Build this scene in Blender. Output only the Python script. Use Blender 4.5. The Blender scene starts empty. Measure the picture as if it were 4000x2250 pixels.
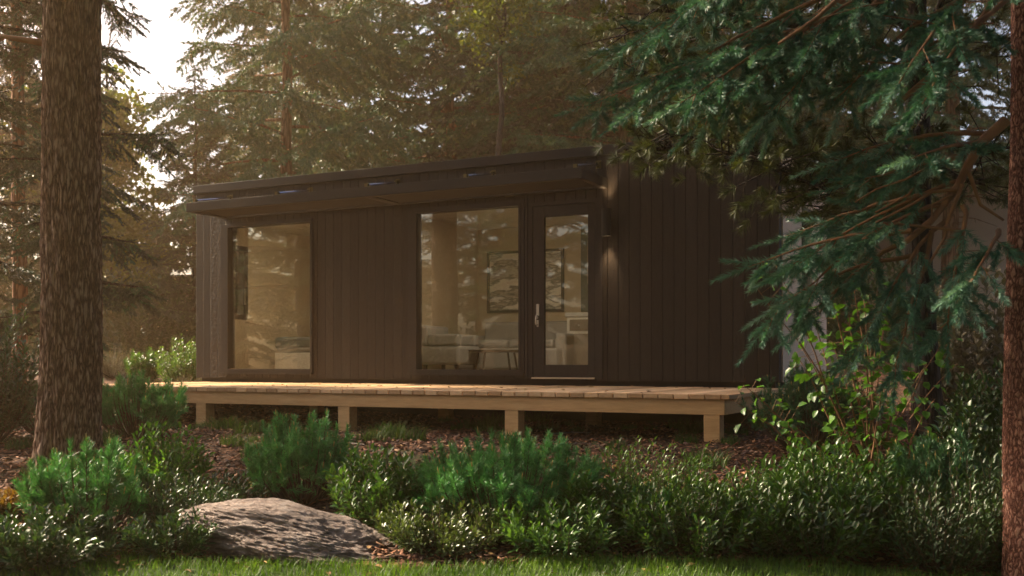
import bpy, bmesh, math, random
import numpy as np
from mathutils import Vector, Matrix, noise

# ------------------------------------------------------------------ camera, sky, sun, exposure
sc = bpy.context.scene
COL = sc.collection
CAMZ = 0.69
cam = bpy.data.cameras.new('camera')
camo = bpy.data.objects.new('camera', cam)
COL.objects.link(camo)
camo.location = (0, 0, CAMZ)
camo.rotation_euler = (math.radians(90), 0, 0)
cam.sensor_width = 36
cam.lens = 35.82
cam.shift_y = 0.073
cam.clip_end = 900
cam.dof.use_dof = True
cam.dof.focus_distance = 7.5
cam.dof.aperture_fstop = 3.2
sc.camera = camo

U = Vector((-0.898, 0.44, 0)).normalized()      # along the cabin front, towards the left
N = Vector((-0.44, -0.898, 0)).normalized()     # out of the cabin front
SUN_EL = math.radians(36)
_a = math.radians(0.6)
sh = U * math.cos(_a) + N * math.sin(_a)
SUNDIR = Vector((sh.x * math.cos(SUN_EL), sh.y * math.cos(SUN_EL), math.sin(SUN_EL)))
world = bpy.data.worlds.new('World')
sc.world = world
world.use_nodes = True
wn = world.node_tree
bg = wn.nodes['Background']
sky = wn.nodes.new('ShaderNodeTexSky')
sky.sky_type = 'NISHITA'
sky.sun_disc = False
sky.sun_elevation = SUN_EL
sky.sun_rotation = math.atan2(sh.x, sh.y)
sky.air_density = 1.0
sky.dust_density = 6.0
sky.ozone_density = 1.0
wn.links.new(sky.outputs[0], bg.inputs[0])
bg.inputs[1].default_value = 0.12
sun = bpy.data.lights.new('sun', 'SUN')
sun.energy = 5.0
sun.angle = math.radians(0.6)
sun.color = (1.0, 0.83, 0.61)
suno = bpy.data.objects.new('sun', sun)
COL.objects.link(suno)
suno.location = SUNDIR * 60
suno.rotation_euler = SUNDIR.to_track_quat('Z', 'Y').to_euler()
sc.view_settings.view_transform = 'Standard'
sc.view_settings.look = 'None'
sc.view_settings.gamma = 1
sc.view_settings.exposure = 1.58
cy = sc.cycles
cy.max_bounces = 10
cy.transparent_max_bounces = 24
cy.volume_bounces = 1
cy.use_denoising = True
cy.adaptive_threshold = 0.004
cy.sample_clamp_indirect = 6
cy.denoising_prefilter = 'ACCURATE'
HAZE_DENSITY = 0.0031

# ------------------------------------------------------------------ helpers
def rs(seed): return np.random.RandomState(seed)

def tag(o, label=None, cat=None, group=None, kind=None):
    if label: o['label'] = label
    if cat: o['category'] = cat
    if group: o['group'] = group
    if kind: o['kind'] = kind
    return o

def empty(name, loc, rz=0, **k):
    o = bpy.data.objects.new(name, None)
    o.location = loc
    o.rotation_euler = (0, 0, rz)
    COL.objects.link(o)
    return tag(o, **k)

def link(name, me, mat, parent=None):
    o = bpy.data.objects.new(name, me)
    COL.objects.link(o)
    if mat and not me.materials:
        me.materials.append(mat)
    if parent: o.parent = parent
    return o

def npmesh(name, V, F, smooth=False):
    """V (n,3), F (m,3) or (m,4)"""
    V = np.asarray(V, dtype=np.float32)
    F = np.asarray(F, dtype=np.int32)
    me = bpy.data.meshes.new(name)
    k = F.shape[1]
    me.vertices.add(len(V)); me.vertices.foreach_set('co', V.ravel())
    me.loops.add(F.size); me.loops.foreach_set('vertex_index', F.ravel())
    me.polygons.add(len(F))
    me.polygons.foreach_set('loop_start', np.arange(0, F.size, k, dtype=np.int32))
    me.update(calc_edges=True)
    if smooth: me.polygons.foreach_set('use_smooth', np.ones(len(F), dtype=bool))
    return me

class MB:
    """collects quads and tris into one mesh"""
    def __init__(s): s.v = []; s.f = []
    def box(s, x0, x1, y0, y1, z0, z1):
        b = len(s.v)
        s.v += [(x0,y0,z0),(x1,y0,z0),(x1,y1,z0),(x0,y1,z0),(x0,y0,z1),(x1,y0,z1),(x1,y1,z1),(x0,y1,z1)]
        s.f += [tuple(b+i for i in q) for q in ((3,2,1,0),(4,5,6,7),(0,1,5,4),(1,2,6,5),(2,3,7,6),(3,0,4,7))]
        return s
    def tube(s, pts, rad, n=6, cap=True):
        pts = [Vector(p) for p in pts]
        b0 = len(s.v); prev = None
        for i, p in enumerate(pts):
            d = (pts[min(i+1, len(pts)-1)] - pts[max(i-1, 0)]).normalized()
            if prev is None:
                a = Vector((0,0,1)) if abs(d.z) < .9 else Vector((1,0,0))
                u = d.cross(a).normalized()
            else:
                u = (prev - d * prev.dot(d)).normalized()
            prev = u; w = d.cross(u)
            r = rad[i] if hasattr(rad, '__len__') else rad
            for k in range(n):
                a = 2*math.pi*k/n
                s.v.append(tuple(p + (u*math.cos(a) + w*math.sin(a))*r))
        for i in range(len(pts)-1):
            for k in range(n):
                a, b = b0+i*n+k, b0+i*n+(k+1) % n
                s.f.append((a, b, b+n, a+n))
        if cap:
            s.f.append(tuple(b0+k for k in range(n))[::-1])
            s.f.append(tuple(b0+(len(pts)-1)*n+k for k in range(n)))
        return s
    def build(s, name, mat, parent=None, bevel=0, smooth=False):
        me = bpy.data.meshes.new(name)
        me.from_pydata(s.v, [], s.f)
        if smooth: me.polygons.foreach_set('use_smooth', np.ones(len(me.polygons), dtype=bool))
        me.update()
        o = link(name, me, mat, parent)
        if bevel:
            m = o.modifiers.new('bevel', 'BEVEL'); m.width = bevel; m.segments = 2; m.limit_method = 'ANGLE'
        return o

# ---- materials
class NT:
    def __init__(s, name):
        s.m = bpy.data.materials.new(name); s.m.use_nodes = True
        s.t = s.m.node_tree; s.p = s.t.nodes['Principled BSDF']; s.out = s.t.nodes['Material Output']
    def n(s, kind, **props):
        nd = s.t.nodes.new('ShaderNode' + kind)
        for k, v in props.items(): setattr(nd, k, v)
        return nd
    def l(s, a, b): s.t.links.new(a, b)
    def coords(s, which='Object', scale=(1,1,1)):
        tc = s.n('TexCoord'); mp = s.n('Mapping')
        mp.inputs['Scale'].default_value = scale
        s.l(tc.outputs[which], mp.inputs[0]); return mp.outputs[0]
    def noise(s, vec, scale, detail=6, rough=.6):
        nd = s.n('TexNoise'); nd.inputs['Scale'].default_value = scale
        nd.inputs['Detail'].default_value = detail; nd.inputs['Roughness'].default_value = rough
        s.l(vec, nd.inputs['Vector']); return nd.outputs['Fac']
    def ramp(s, fac, stops):
        r = s.n('ValToRGB'); e = r.color_ramp.elements
        while len(e) > 1: e.remove(e[0])
        e[0].position = stops[0][0]; e[0].color = (*stops[0][1], 1)
        for p, c in stops[1:]:
            x = e.new(p); x.color = (*c, 1)
        s.l(fac, r.inputs[0]); return r.outputs[0]
    def math(s, op, a, b=None, c=None):
        nd = s.n('Math', operation=op)
        for i, x in enumerate((a, b, c)):
            if x is None: continue
            if isinstance(x, (int, float)): nd.inputs[i].default_value = x
            else: s.l(x, nd.inputs[i])
        return nd.outputs[0]
    def mix(s, fac, a, b, blend='MIX'):
        nd = s.n('MixRGB', blend_type=blend)
        for i, x in zip((0, 1, 2), (fac, a, b)):
            if isinstance(x, (int, float)): nd.inputs[i].default_value = x
            elif isinstance(x, tuple): nd.inputs[i].default_value = (*x, 1)
            else: s.l(x, nd.inputs[i])
        return nd.outputs[0]
    def bump(s, h, strength=.5, dist=.01):
        b = s.n('Bump'); b.inputs['Strength'].default_value = strength; b.inputs['Distance'].default_value = dist
        s.l(h, b.inputs['Height']); s.l(b.outputs[0], s.p.inputs['Normal']); return b

def simple(name, c, rough=.6, c2=None, scale=8, metallic=0, bump=0, bdist=.004, stretch=(1,1,1), spec=.5):
    n = NT(name); n.p.inputs['Roughness'].default_value = rough; n.p.inputs['Metallic'].default_value = metallic
    n.p.inputs['Specular IOR Level'].default_value = spec
    v = n.coords('Object', stretch)
    f = n.noise(v, scale)
    n.l(n.ramp(f, [(.32, c), (.68, c2 or tuple(x*.75 for x in c))]), n.p.inputs['Base Color'])
    if bump: n.bump(n.noise(v, scale*3), bump, bdist)
    return n.m

def foliage(name, c1, c2, c3, rough=.5, trans=.35, spec=.5, scale=2.2, tcol=None):
    """leaf or needle: clumps of lighter and darker green, thin enough to let light through"""
    n = NT(name)
    v = n.coords('Object')
    a = n.noise(v, scale, 3); b = n.noise(v, scale*14, 2)
    f = n.math('ADD', n.math('MULTIPLY', a, .6), n.math('MULTIPLY', b, .4))
    oi = n.n('ObjectInfo')
    f = n.math('ADD', f, n.math('MULTIPLY', n.math('SUBTRACT', oi.outputs['Random'], .5), .12))
    col = n.ramp(f, [(.36, c1), (.5, c2), (.64, c3)])
    n.l(col, n.p.inputs['Base Color'])
    n.p.inputs['Roughness'].default_value = rough
    n.p.inputs['Specular IOR Level'].default_value = spec
    if trans:
        t = n.n('BsdfTranslucent'); mx = n.n('MixShader'); mx.inputs[0].default_value = trans
        n.l(n.mix(1.0, col, tcol or (1.0, 1.0, .45), 'MULTIPLY') if tcol is None else n.mix(.5, col, tcol), t.inputs[0])
        n.l(n.p.outputs[0], mx.inputs[1]); n.l(t.outputs[0], mx.inputs[2]); n.l(mx.outputs[0], n.out.inputs[0])
    return n.m

def bark_mat(name, c1, c2, c3, stretch=(9, 9, 1.6), bump=.9, dist=.02):
    n = NT(name); n.p.inputs['Roughness'].default_value = .92; n.p.inputs['Specular IOR Level'].default_value = .2
    v = n.coords('Object', stretch)
    vo = n.n('TexVoronoi', feature='DISTANCE_TO_EDGE'); vo.inputs['Scale'].default_value = 2.2
    dn = n.n('TexNoise'); dn.inputs['Scale'].default_value = 1.5; dn.inputs['Detail'].default_value = 5
    n.l(v, dn.inputs['Vector'])
    vm = n.n('VectorMath', operation='ADD'); n.l(v, vm.inputs[0]); n.l(dn.outputs['Color'], vm.inputs[1]); n.l(vm.outputs[0], vo.inputs['Vector'])
    f = n.noise(v, 3.5, 9, .7)
    crack = n.math('MINIMUM', n.math('MULTIPLY', vo.outputs['Distance'], 3.2), 1.0)
    h = n.math('ADD', n.math('MULTIPLY', crack, .6), n.math('MULTIPLY', f, .6))
    n.l(n.ramp(h, [(.3, c1), (.6, c2), (.85, c3)]), n.p.inputs['Base Color'])
    n.bump(h, bump, dist)
    return n.m

def siding_mat():
    n = NT('charred_board_siding'); n.p.inputs['Roughness'].default_value = .6
    n.p.inputs['Specular IOR Level'].default_value = .14
    v = n.coords('Object')
    sx = n.n('SeparateXYZ'); n.l(v, sx.inputs[0])
    along = n.math('ADD', sx.outputs[0], sx.outputs[1])
    q = n.math('DIVIDE', along, .1325)
    fr = n.math('FRACT', q); idx = n.math('FLOOR', q)
    edge = n.math('MINIMUM', fr, n.math('SUBTRACT', 1.0, fr))
    groove = n.math('MINIMUM', n.math('MULTIPLY', edge, 20.0), 1.0)
    wn_ = n.n('TexWhiteNoise', noise_dimensions='1D'); n.l(idx, wn_.inputs['W'])
    rnd = wn_.outputs['Value']
    vs = n.coords('Object', (38, 38, 5))
    grain = n.noise(vs, 1.0, 6)
    vo = n.n('TexVoronoi', feature='SMOOTH_F1'); vo.inputs['Scale'].default_value = 1
    cb = n.n('CombineXYZ'); n.l(n.math('MULTIPLY', along, 30.), cb.inputs[0]); n.l(n.math('ADD', n.math('MULTIPLY', sx.outputs[2], 24.), n.math('MULTIPLY', rnd, 40.)), cb.inputs[2])
    nz = n.n('TexNoise'); nz.inputs['Scale'].default_value = 1.6; n.l(cb.outputs[0], nz.inputs['Vector'])
    va = n.n('VectorMath', operation='ADD'); n.l(cb.outputs[0], va.inputs[0]); n.l(nz.outputs['Color'], va.inputs[1]); n.l(va.outputs[0], vo.inputs['Vector'])
    char = n.math('MULTIPLY', vo.outputs['Distance'], n.math('ADD', .08, n.math('MULTIPLY', n.math('POWER', rnd, 3.0), .9)))
    h = n.math('ADD', n.math('ADD', n.math('MULTIPLY', groove, 1.0), char), n.math('MULTIPLY', grain, .5))
    base = n.mix(rnd, (.011, .009, .008), (.026, .021, .0175))
    base = n.mix(n.math('MULTIPLY', grain, .9), base, (.036, .029, .024))
    n.l(n.mix(groove, (.005, .004, .0035), base), n.p.inputs['Base Color'])
    n.bump(h, .9, .013)
    return n.m

def plank_mat(name, c1, c2, grain=(1.2, 14, 30), rough=.6):
    n = NT(name); n.p.inputs['Roughness'].default_value = rough; n.p.inputs['Specular IOR Level'].default_value = .3
    v = n.coords('Object', grain)
    f = n.noise(v, 1.6, 7, .65)
    oi = n.n('NewGeometry')
    f2 = n.math('ADD', n.math('MULTIPLY', f, .6), n.math('MULTIPLY', oi.outputs['Random Per Island'], .42))
    n.l(n.ramp(f2, [(.3, c1), (.7, c2)]), n.p.inputs['Base Color'])
    n.bump(f, .25, .002)
    return n.m

def glass_mat(name='window_glass', base=.045, tint=(.93, .94, .90)):
    n = NT(name); n.t.nodes.remove(n.p)
    fr = n.n('Fresnel'); fr.inputs[0].default_value = 1.5
    g = n.n('BsdfGlossy'); g.inputs['Roughness'].default_value = 0.0; g.inputs[0].default_value = (1, .97, .9, 1)
    t = n.n('BsdfTransparent'); t.inputs[0].default_value = (*tint, 1)
    mx = n.n('MixShader')
    n.l(n.math('MINIMUM', n.math('ADD', n.math('MULTIPLY', fr.outputs[0], 1.3), base), 1.0), mx.inputs[0])
    n.l(t.outputs[0], mx.inputs[1]); n.l(g.outputs[0], mx.inputs[2]); n.l(mx.outputs[0], n.out.inputs[0])
    return n.m

M = {}
M['siding'] = siding_mat()
M['black_metal'] = simple('dark_bronze_metal', (.016, .013, .011), .6, (.02, .017, .014), 30, bump=.1, spec=.25)
M['frame'] = simple('window_frame_paint', (.017, .013, .012), .6, (.021, .017, .015), 20, spec=.25)
M['deck'] = plank_mat('deck_board_wood', (.42, .25, .12), (.74, .49, .27), (14, 1.2, 30))
M['beam'] = plank_mat('deck_beam_wood', (.46, .27, .11), (.74, .48, .235), (2.4, 14, 22))
M['greyside'] = plank_mat('weathered_grey_siding', (.42, .31, .22), (.62, .47, .34), (60, 60, 1.0), .75)
M['glass'] = glass_mat()
M['steel'] = simple('brushed_steel', (.55, .5, .42), .28, (.5, .46, .4), 40, metallic=1)
M['rod'] = simple('sky_tinted_rod_steel', (.32, .38, .5), .25, (.28, .33, .45), 40, metallic=1)  # blue of the reflected sky put into the rod colour
M['brass'] = simple('brass_bracket', (.12, .09, .03), .4, (.10, .075, .025), 30, metallic=.8)
M['plaster'] = simple('warm_interior_plaster', (.50, .40, .27), .8, (.46, .37, .25), 4)
M['ceil'] = simple('ceiling_white', (.6, .55, .47), .8)
M['intfloor'] = plank_mat('oak_floor', (.36, .25, .15), (.46, .33, .21), (2, 16, 16))
M['cloth_grey'] = simple('light_grey_upholstery', (.34, .32, .30), .9, (.29, .275, .26), 60, bump=.2)
M['cloth_dark'] = simple('grey_green_blanket', (.12, .13, .115), .95, (.10, .11, .1), 60, bump=.2)
M['white'] = simple('white_paint', (.72, .68, .6), .5)
M['counter'] = simple('pale_stone_top', (.6, .58, .55), .3)
M['cabinet'] = simple('taupe_cabinet', (.23, .18, .13), .5)
M['greenwall'] = simple('dark_green_tile', (.055, .065, .04), .4, (.045, .05, .03), 10)
M['wood_dark'] = simple('walnut_wood', (.08, .045, .025), .5, stretch=(2, 20, 20))
M['stucco'] = simple('tan_stucco', (.64, .52, .40), .9, (.58, .47, .36), 2, bump=.3)
M['roofgrey'] = simple('roof_membrane', (.05, .045, .04), .8)
M['bark_big'] = bark_mat('grooved_pine_bark', (.045, .024, .016), (.165, .10, .068), (.30, .21, .16), (17, 17, 3.4), 1.0, .012)
M['bark_red'] = bark_mat('reddish_conifer_bark', (.07, .032, .018), (.20, .095, .055), (.28, .15, .09), (7, 7, 1.2))
M['bark_dark'] = bark_mat('dark_pine_bark', (.012, .010, .009), (.04, .032, .028), (.075, .06, .05))
M['bark_right'] = bark_mat('scaly_red_bark', (.07, .028, .02), (.22, .09, .065), (.34, .18, .13), (26, 26, 11), 1.0, .015)
M['twigwood'] = simple('orange_brown_twig_bark', (.24, .11, .045), .8, (.13, .06, .028), 12, bump=.5, bdist=.003)
M['stem'] = simple('brown_stem', (.10, .06, .035), .8, (.06, .04, .025), 14)
M['spruce_blue'] = foliage('blue_spruce_needles', (.024, .085, .052), (.052, .15, .093), (.10, .24, .165), .45, .2, .5, 2.5)
M['pine_olive'] = foliage('olive_pine_needles', (.030, .040, .010), (.060, .075, .020), (.095, .11, .030), .5, .2, .4, 2.0)
M['conifer_tip'] = foliage('conifer_new_growth', (.06, .12, .04), (.10, .19, .06), (.15, .26, .09), .45, .15, .5, 1.2)
M['spruce_tip'] = foliage('blue_spruce_new_growth', (.08, .18, .13), (.14, .27, .21), (.21, .36, .29), .4, .25, .5, 3)
M['conifer'] = foliage('conifer_needles', (.012, .055, .022), (.028, .108, .044), (.060, .175, .072), .5, .08, .4, .6)
M['conifer_dark'] = foliage('dark_conifer_needles', (.012, .026, .015), (.025, .050, .025), (.045, .080, .040), .45, .15, .5, .9)
M['mugo'] = foliage('mugo_pine_needles', (.040, .15, .042), (.085, .27, .08), (.16, .42, .15), .42, .25, .5, 5)
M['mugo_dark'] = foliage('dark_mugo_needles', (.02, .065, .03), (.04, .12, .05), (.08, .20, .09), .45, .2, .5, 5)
M['bud'] = simple('tan_pine_candle', (.48, .33, .10), .7)
M['leaf_gloss'] = foliage('glossy_evergreen_leaves', (.025, .065, .012), (.055, .13, .022), (.11, .22, .04), .30, .3, .6, 5)
M['leaf_olive'] = foliage('olive_evergreen_leaves', (.028, .048, .012), (.06, .095, .022), (.115, .16, .04), .34, .3, .6, 5)
M['leaf_fresh'] = foliage('fresh_evergreen_leaves', (.035, .085, .014), (.075, .16, .025), (.14, .25, .045), .32, .35, .6, 5)
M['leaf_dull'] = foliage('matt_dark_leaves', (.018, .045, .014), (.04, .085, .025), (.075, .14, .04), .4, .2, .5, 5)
M['leaf_bright'] = foliage('bright_green_leaves', (.035, .10, .014), (.075, .19, .022), (.14, .30, .04), .35, .45, .5, 4)
M['leaf_yellow'] = foliage('yellow_green_leaves', (.07, .10, .018), (.15, .19, .03), (.26, .29, .05), .4, .5, .4, .8)
M['leaf_grey'] = foliage('grey_brown_leaves', (.10, .085, .06), (.16, .14, .10), (.22, .20, .15), .7, .2, .3, 3)
M['leaf_rust'] = foliage('rusty_leaves', (.10, .05, .012), (.20, .10, .02), (.16, .17, .04), .6, .35, .3, 5)
M['grass'] = foliage('grass_blades', (.045, .10, .012), (.085, .17, .02), (.15, .26, .035), .5, .4, .4, 3)
M['moss'] = foliage('tuft_grass_blades', (.03, .06, .012), (.05, .095, .018), (.09, .15, .03), .6, .35, .3, 6)

# ---- vectorised foliage
def nrm(a): return a / np.maximum(np.linalg.norm(a, axis=-1, keepdims=True), 1e-9)

def needles(A, B, n, ln, w, ang, R, flat=0.0, up=0.0):
    """n needles round every twig A->B; returns V, F"""
    A = np.asarray(A, float); B = np.asarray(B, float); T = len(A)
    t = R.rand(T, n, 1) ** .9
    d = nrm(B - A)[:, None, :]
    base = A[:, None, :] + (B - A)[:, None, :] * t
    r = R.normal(size=(T, n, 3)); r[..., 2] *= (1 - flat)
    r = nrm(r - d * np.sum(r * d, -1, keepdims=True))
    a = np.radians(ang) * (.75 + .5 * R.rand(T, n, 1)) * (1.0 - .45 * t)
    nd = d * np.cos(a) + r * np.sin(a); nd[..., 2] += up; nd = nrm(nd)
    L = ln * (.7 + .5 * R.rand(T, n, 1)) * (1 - .35 * t ** 4)
    sd = nrm(np.cross(nd, R.normal(size=nd.shape))) * (w / 2)
    V = np.stack([base - sd, base + sd, base + nd * L], 2).reshape(-1, 3)
    return V, np.arange(len(V)).reshape(-1, 3)

def leaves(P, D, Nn, ln, w, R, fold=.25):
    """pointed leaves at P along D with face normal Nn"""
    D = nrm(D); S = nrm(np.cross(D, Nn)); Nn = nrm(np.cross(S, D)); k = len(P)
    l = (ln * (.65 + .6 * R.rand(k, 1))); ww = w * l / ln
    c = [P, P + D*l*.3 - S*ww*.42 + Nn*ww*fold, P + D*l*.3 + S*ww*.42 + Nn*ww*fold, P + D*l*.32,
         P + D*l*.65 - S*ww*.40 + Nn*ww*fold*.7, P + D*l*.65 + S*ww*.40 + Nn*ww*fold*.7, P + D*l*.68 - Nn*l*.03,
         P + D*l - Nn*l*.12]
    V = np.stack(c, 1).reshape(-1, 3)
    f = np.array([(0,3,1),(0,2,3),(1,3,6),(1,6,4),(3,2,5),(3,5,6),(4,6,7),(6,5,7)])
    F = (np.arange(k)[:, None, None] * 8 + f[None]).reshape(-1, 3)
    return V, F

def cat(parts):
    Vs, Fs, o = [], [], 0
    for V, F in parts:
        Vs.append(V); Fs.append(F + o); o += len(V)
    return np.concatenate(Vs), np.concatenate(Fs)

def bough(p0, p1, sag, R, width=.5, step=.07, twig=.16, lift=0.0, start=.15, droop=.25, tsp=.42):
    """a conifer bough: a spine from p0 to p1, side branchlets, twigs on those.
    returns spine points, branchlet segments, twig starts, twig ends"""
    p0 = np.array(p0, float); p1 = np.array(p1, float); L = np.linalg.norm(p1 - p0)
    ts = np.linspace(0, 1, 9)
    sp = p0 + (p1 - p0) * ts[:, None]
    sp[:, 2] += sag * np.sin(ts * math.pi) + lift * ts ** 3
    sp += np.cumsum(R.normal(size=sp.shape) * .012 * L, 0) * np.array([1, 1, .6]) * (ts > 0)[:, None]
    def at(t):
        x = t * 8; i = min(int(x), 7); return sp[i] + (sp[i+1] - sp[i]) * (x - i), nrm(sp[i+1] - sp[i])
    TA, TB, segs = [], [], []
    n = max(3, int(L * (1 - start) / step))
    for i in range(n):
        t = start + (1 - start) * (i + R.rand() * .6) / n
        p, d = at(min(t, .99))
        side = 1 if i % 2 else -1
        lat = nrm(np.cross(d, [0, 0, 1])) * side
        ln = width * (math.sin(math.pi * min(1, (1 - t) * .62 + .16))) * (.7 + .5 * R.rand())
        a = math.radians(48 + 16 * R.rand())
        dd = nrm(d * math.cos(a) + lat * math.sin(a) + np.array([0, 0, -droop * (.4 + .9*R.rand())]))
        q = p + dd * ln
        segs.append((p, q))
        m = max(1, int(ln / (twig * tsp)))
        for j in range(m):
            s = (j + .5 * R.rand()) / m
            b = p + (q - p) * s
            for sg in (-1, 1):
                if R.rand() < .12: continue
                l2 = nrm(np.cross(dd, [0, 0, 1])) * sg
                e = nrm(dd * .75 + l2 * (.55 + .3*R.rand()) + np.array([0, 0, -droop * R.rand() + .05]))
                TA.append(b); TB.append(b + e * twig * (.6 + .6 * R.rand()) * (1.1 - .4 * s))
        TA.append(p + (q - p) * .45); TB.append(q + dd * twig * .5)
        if i % 2:
            TA.append(p); TB.append(p + nrm(d + np.array([0, 0, .3]) + R.normal(size=3) * .2) * twig)
    TA.append(sp[-2]); TB.append(sp[-1] + nrm(sp[-1] - sp[-2]) * twig)
    return sp, segs, TA, TB

def crown_mesh(TA, TB, n, ln, w, ang, R, flat, m1, m2, p, up=0.0):
    V, F = needles(TA, TB, n, ln, w, ang, R, flat, up)
    me = npmesh('crown', V, F); me.materials.append(M[m1]); me.materials.append(M[m2])
    me.polygons.foreach_set('material_index', np.repeat(R.rand(len(TA)) < p, n).astype(np.int32))
    return me

# ------------------------------------------------------------------ terrain
def sst(a, b, x):
    t = np.clip((x - a) / (b - a), 0, 1); return t * t * (3 - 2 * t)
def gz(x, y):
    x = np.asarray(x, float); y = np.asarray(y, float)
    z = -np.clip(8.5 - y, 0, 9) * .09
    z = z + sst(12, 17.5, y) * .5 + sst(17, 45, y) * .14
    z = z + .018 * np.sin(x * 1.7 + y * .8) * np.sin(y * 1.3 - x * .4)
    return z
def G(x, y): return float(gz(x, y))

def grid(name, xs, ys, mat, dz=0, bumpy=0, seed=0):
    X, Y = np.meshgrid(xs, ys)
    Z = gz(X, Y) + dz
    if bumpy:
        R = rs(seed); Z = Z + R.normal(size=Z.shape) * bumpy
    V = np.stack([X, Y, Z], -1).reshape(-1, 3)
    nx, ny = len(xs), len(ys)
    i = np.arange(nx - 1)[None, :] + np.arange(ny - 1)[:, None] * nx
    F = np.stack([i, i + 1, i + nx + 1, i + nx], -1).reshape(-1, 4)
    return link(name, npmesh(name, V, F, True), mat)

gm = NT('bark_mulch_ground'); gm.p.inputs['Roughness'].default_value = .9; gm.p.inputs['Specular IOR Level'].default_value = .2
v = gm.coords('Object', (1, 1.6, 1))
vo = gm.n('TexVoronoi'); vo.inputs['Scale'].default_value = 22; gm.l(v, vo.inputs['Vector'])
sep = gm.n('SeparateColor'); gm.l(vo.outputs['Color'], sep.inputs[0])
nz1 = gm.noise(v, 60, 6)
c = gm.ramp(gm.math('ADD', gm.math('MULTIPLY', sep.outputs[0], .6), gm.math('MULTIPLY', nz1, .4)),
            [(.25, (.014, .007, .004)), (.5, (.055, .025, .012)), (.8, (.15, .07, .035))])
c = gm.mix(gm.ramp(gm.noise(v, .55, 4), [(.56, (0, 0, 0)), (.66, (1, 1, 1))]), c, (.045, .06, .018))
gm.l(c, gm.p.inputs['Base Color'])
gm.bump(gm.math('ADD', vo.outputs['Distance'], gm.math('MULTIPLY', nz1, .4)), .9, .03)
xs = np.concatenate([np.linspace(-220, -14, 40), np.linspace(-13.8, 13.8, 230), np.linspace(14, 220, 40)])
ys = np.concatenate([np.linspace(-60, -1, 25), np.linspace(-.8, 16, 180), np.linspace(16.3, 40, 60), np.linspace(44, 420, 40)])
g = grid('ground', xs, ys, gm.m, 0, .004, 3)
tag(g, kind='structure')

def lawn_edge(x): return 5.03 + .07 * np.sin(x * 2.1) + .04 * np.sin(x * 5.3) - .10 * np.clip(x - 1.0, 0, 3) + .25*np.clip(-1.6 - x, -1, 0)*0
lm = simple('lawn_soil', (.035, .055, .014), .9, (.05, .08, .018), 30, bump=.6, bdist=.02)
xs = np.linspace(-9, 9, 120)
Vv, Ff = [], []
for j, tt in enumerate(np.linspace(0, 1, 40)):
    yy = -12 + tt * (lawn_edge(xs) + 12)
    Vv.append(np.stack([xs, yy, gz(xs, yy) + .006], -1))
V = np.concatenate(Vv); i = np.arange(119)[None, :] + np.arange(39)[:, None] * 120
lw = link('lawn', npmesh('lawn', V, np.stack([i, i+1, i+121, i+120], -1).reshape(-1, 4), True), lm)
tag(lw, kind='structure')

def blades(P, h, w, R, lean=.5):
    k = len(P); a = R.rand(k) * 6.283
    d = np.stack([np.cos(a), np.sin(a), np.zeros(k)], -1); s = np.stack([-np.sin(a), np.cos(a), np.zeros(k)], -1)
    hh = (h * (.5 + .8 * R.rand(k)))[:, None]; le = (lean * R.rand(k))[:, None]
    z = np.array([[0, 0, 1.]])
    m = P + z*hh*.55 + d*hh*le*.3; t = P + z*hh + d*hh*le
    V = np.stack([P - s*w/2, P + s*w/2, m + s*w*.4, m - s*w*.4, t], 1).reshape(-1, 3)
    o = np.arange(k)[:, None] * 5
    F = np.concatenate([o + np.array([[0, 1, 2]]), o + np.array([[0, 2, 3]]), o + np.array([[3, 2, 4]])])
    return V, F
R = rs(5); k = 70000
x = R.uniform(-3.6, 3.8, k); y = lawn_edge(x) - R.rand(k) ** 1.5 * 2.6 + R.normal(size=k) * .02
P = np.stack([x, y, gz(x, y)], -1)
V, F = blades(P, .05, .004, R, .8)
gr = link('grass', npmesh('grass', V, F), M['grass'])
tag(gr, 'short bright green lawn grass along the front edge of the shrub bed', 'grass', kind='stuff')

# bark chips
R = rs(6); k = 42000
x = R.uniform(-7, 6.5, k); y = 5.1 + R.rand(k) ** 1.25 * 9
P = np.stack([x, y, gz(x, y) + .004 + .014 * R.rand(k)], -1)
a = R.rand(k) * 6.283; tl = R.normal(size=(k, 2)) * .35
D = nrm(np.stack([np.cos(a), np.sin(a), tl[:, 0]], -1)); S = nrm(np.cross(D, np.stack([tl[:, 1], tl[:, 0], np.ones(k)], -1)))
UP = np.cross(S, D)
L = (.012 + .030 * R.rand(k) ** 1.6)[:, None]; W = (.005 + .010 * R.rand(k))[:, None]; H = .003
cs = []
for sz in (0, 1):
    for sx, sy in ((-1, -1), (1, -.7), (1, .8), (-1, 1)):
        cs.append(P + D*L*sx + S*W*sy + UP*H*sz)
V = np.stack(cs, 1).reshape(-1, 3)
f = np.array([(4,5,6,7),(0,1,5,4),(1,2,6,5),(2,3,7,6),(3,0,4,7)])
F = (np.arange(k)[:, None, None]*8 + f[None]).reshape(-1, 4)
cm = NT('bark_chip'); cm.p.inputs['Roughness'].default_value = .85
ge = cm.n('NewGeometry')
cm.l(cm.ramp(ge.outputs['Random Per Island'], [(0, (.02, .009, .005)), (.5, (.075, .024, .009)), (.88, (.22, .085, .034)), (1, (.32, .19, .11))]), cm.p.inputs['Base Color'])
ch = link('bark_mulch', npmesh('bark_mulch', V, F), cm.m)
tag(ch, 'loose reddish brown bark chips covering the ground around the deck', 'bark mulch', kind='stuff')

# ------------------------------------------------------------------ the cabin
LX, LY = -4.49, 14.49
ROT = math.atan2(-.44, .898)
W_, D_ = 8.178, 3.05
cab = empty('cabin', (LX, LY, 0), ROT, label='dark charred timber cabin with flat roof, two tall windows and a glazed door', cat='cabin')
def hb(): return MB()
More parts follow.
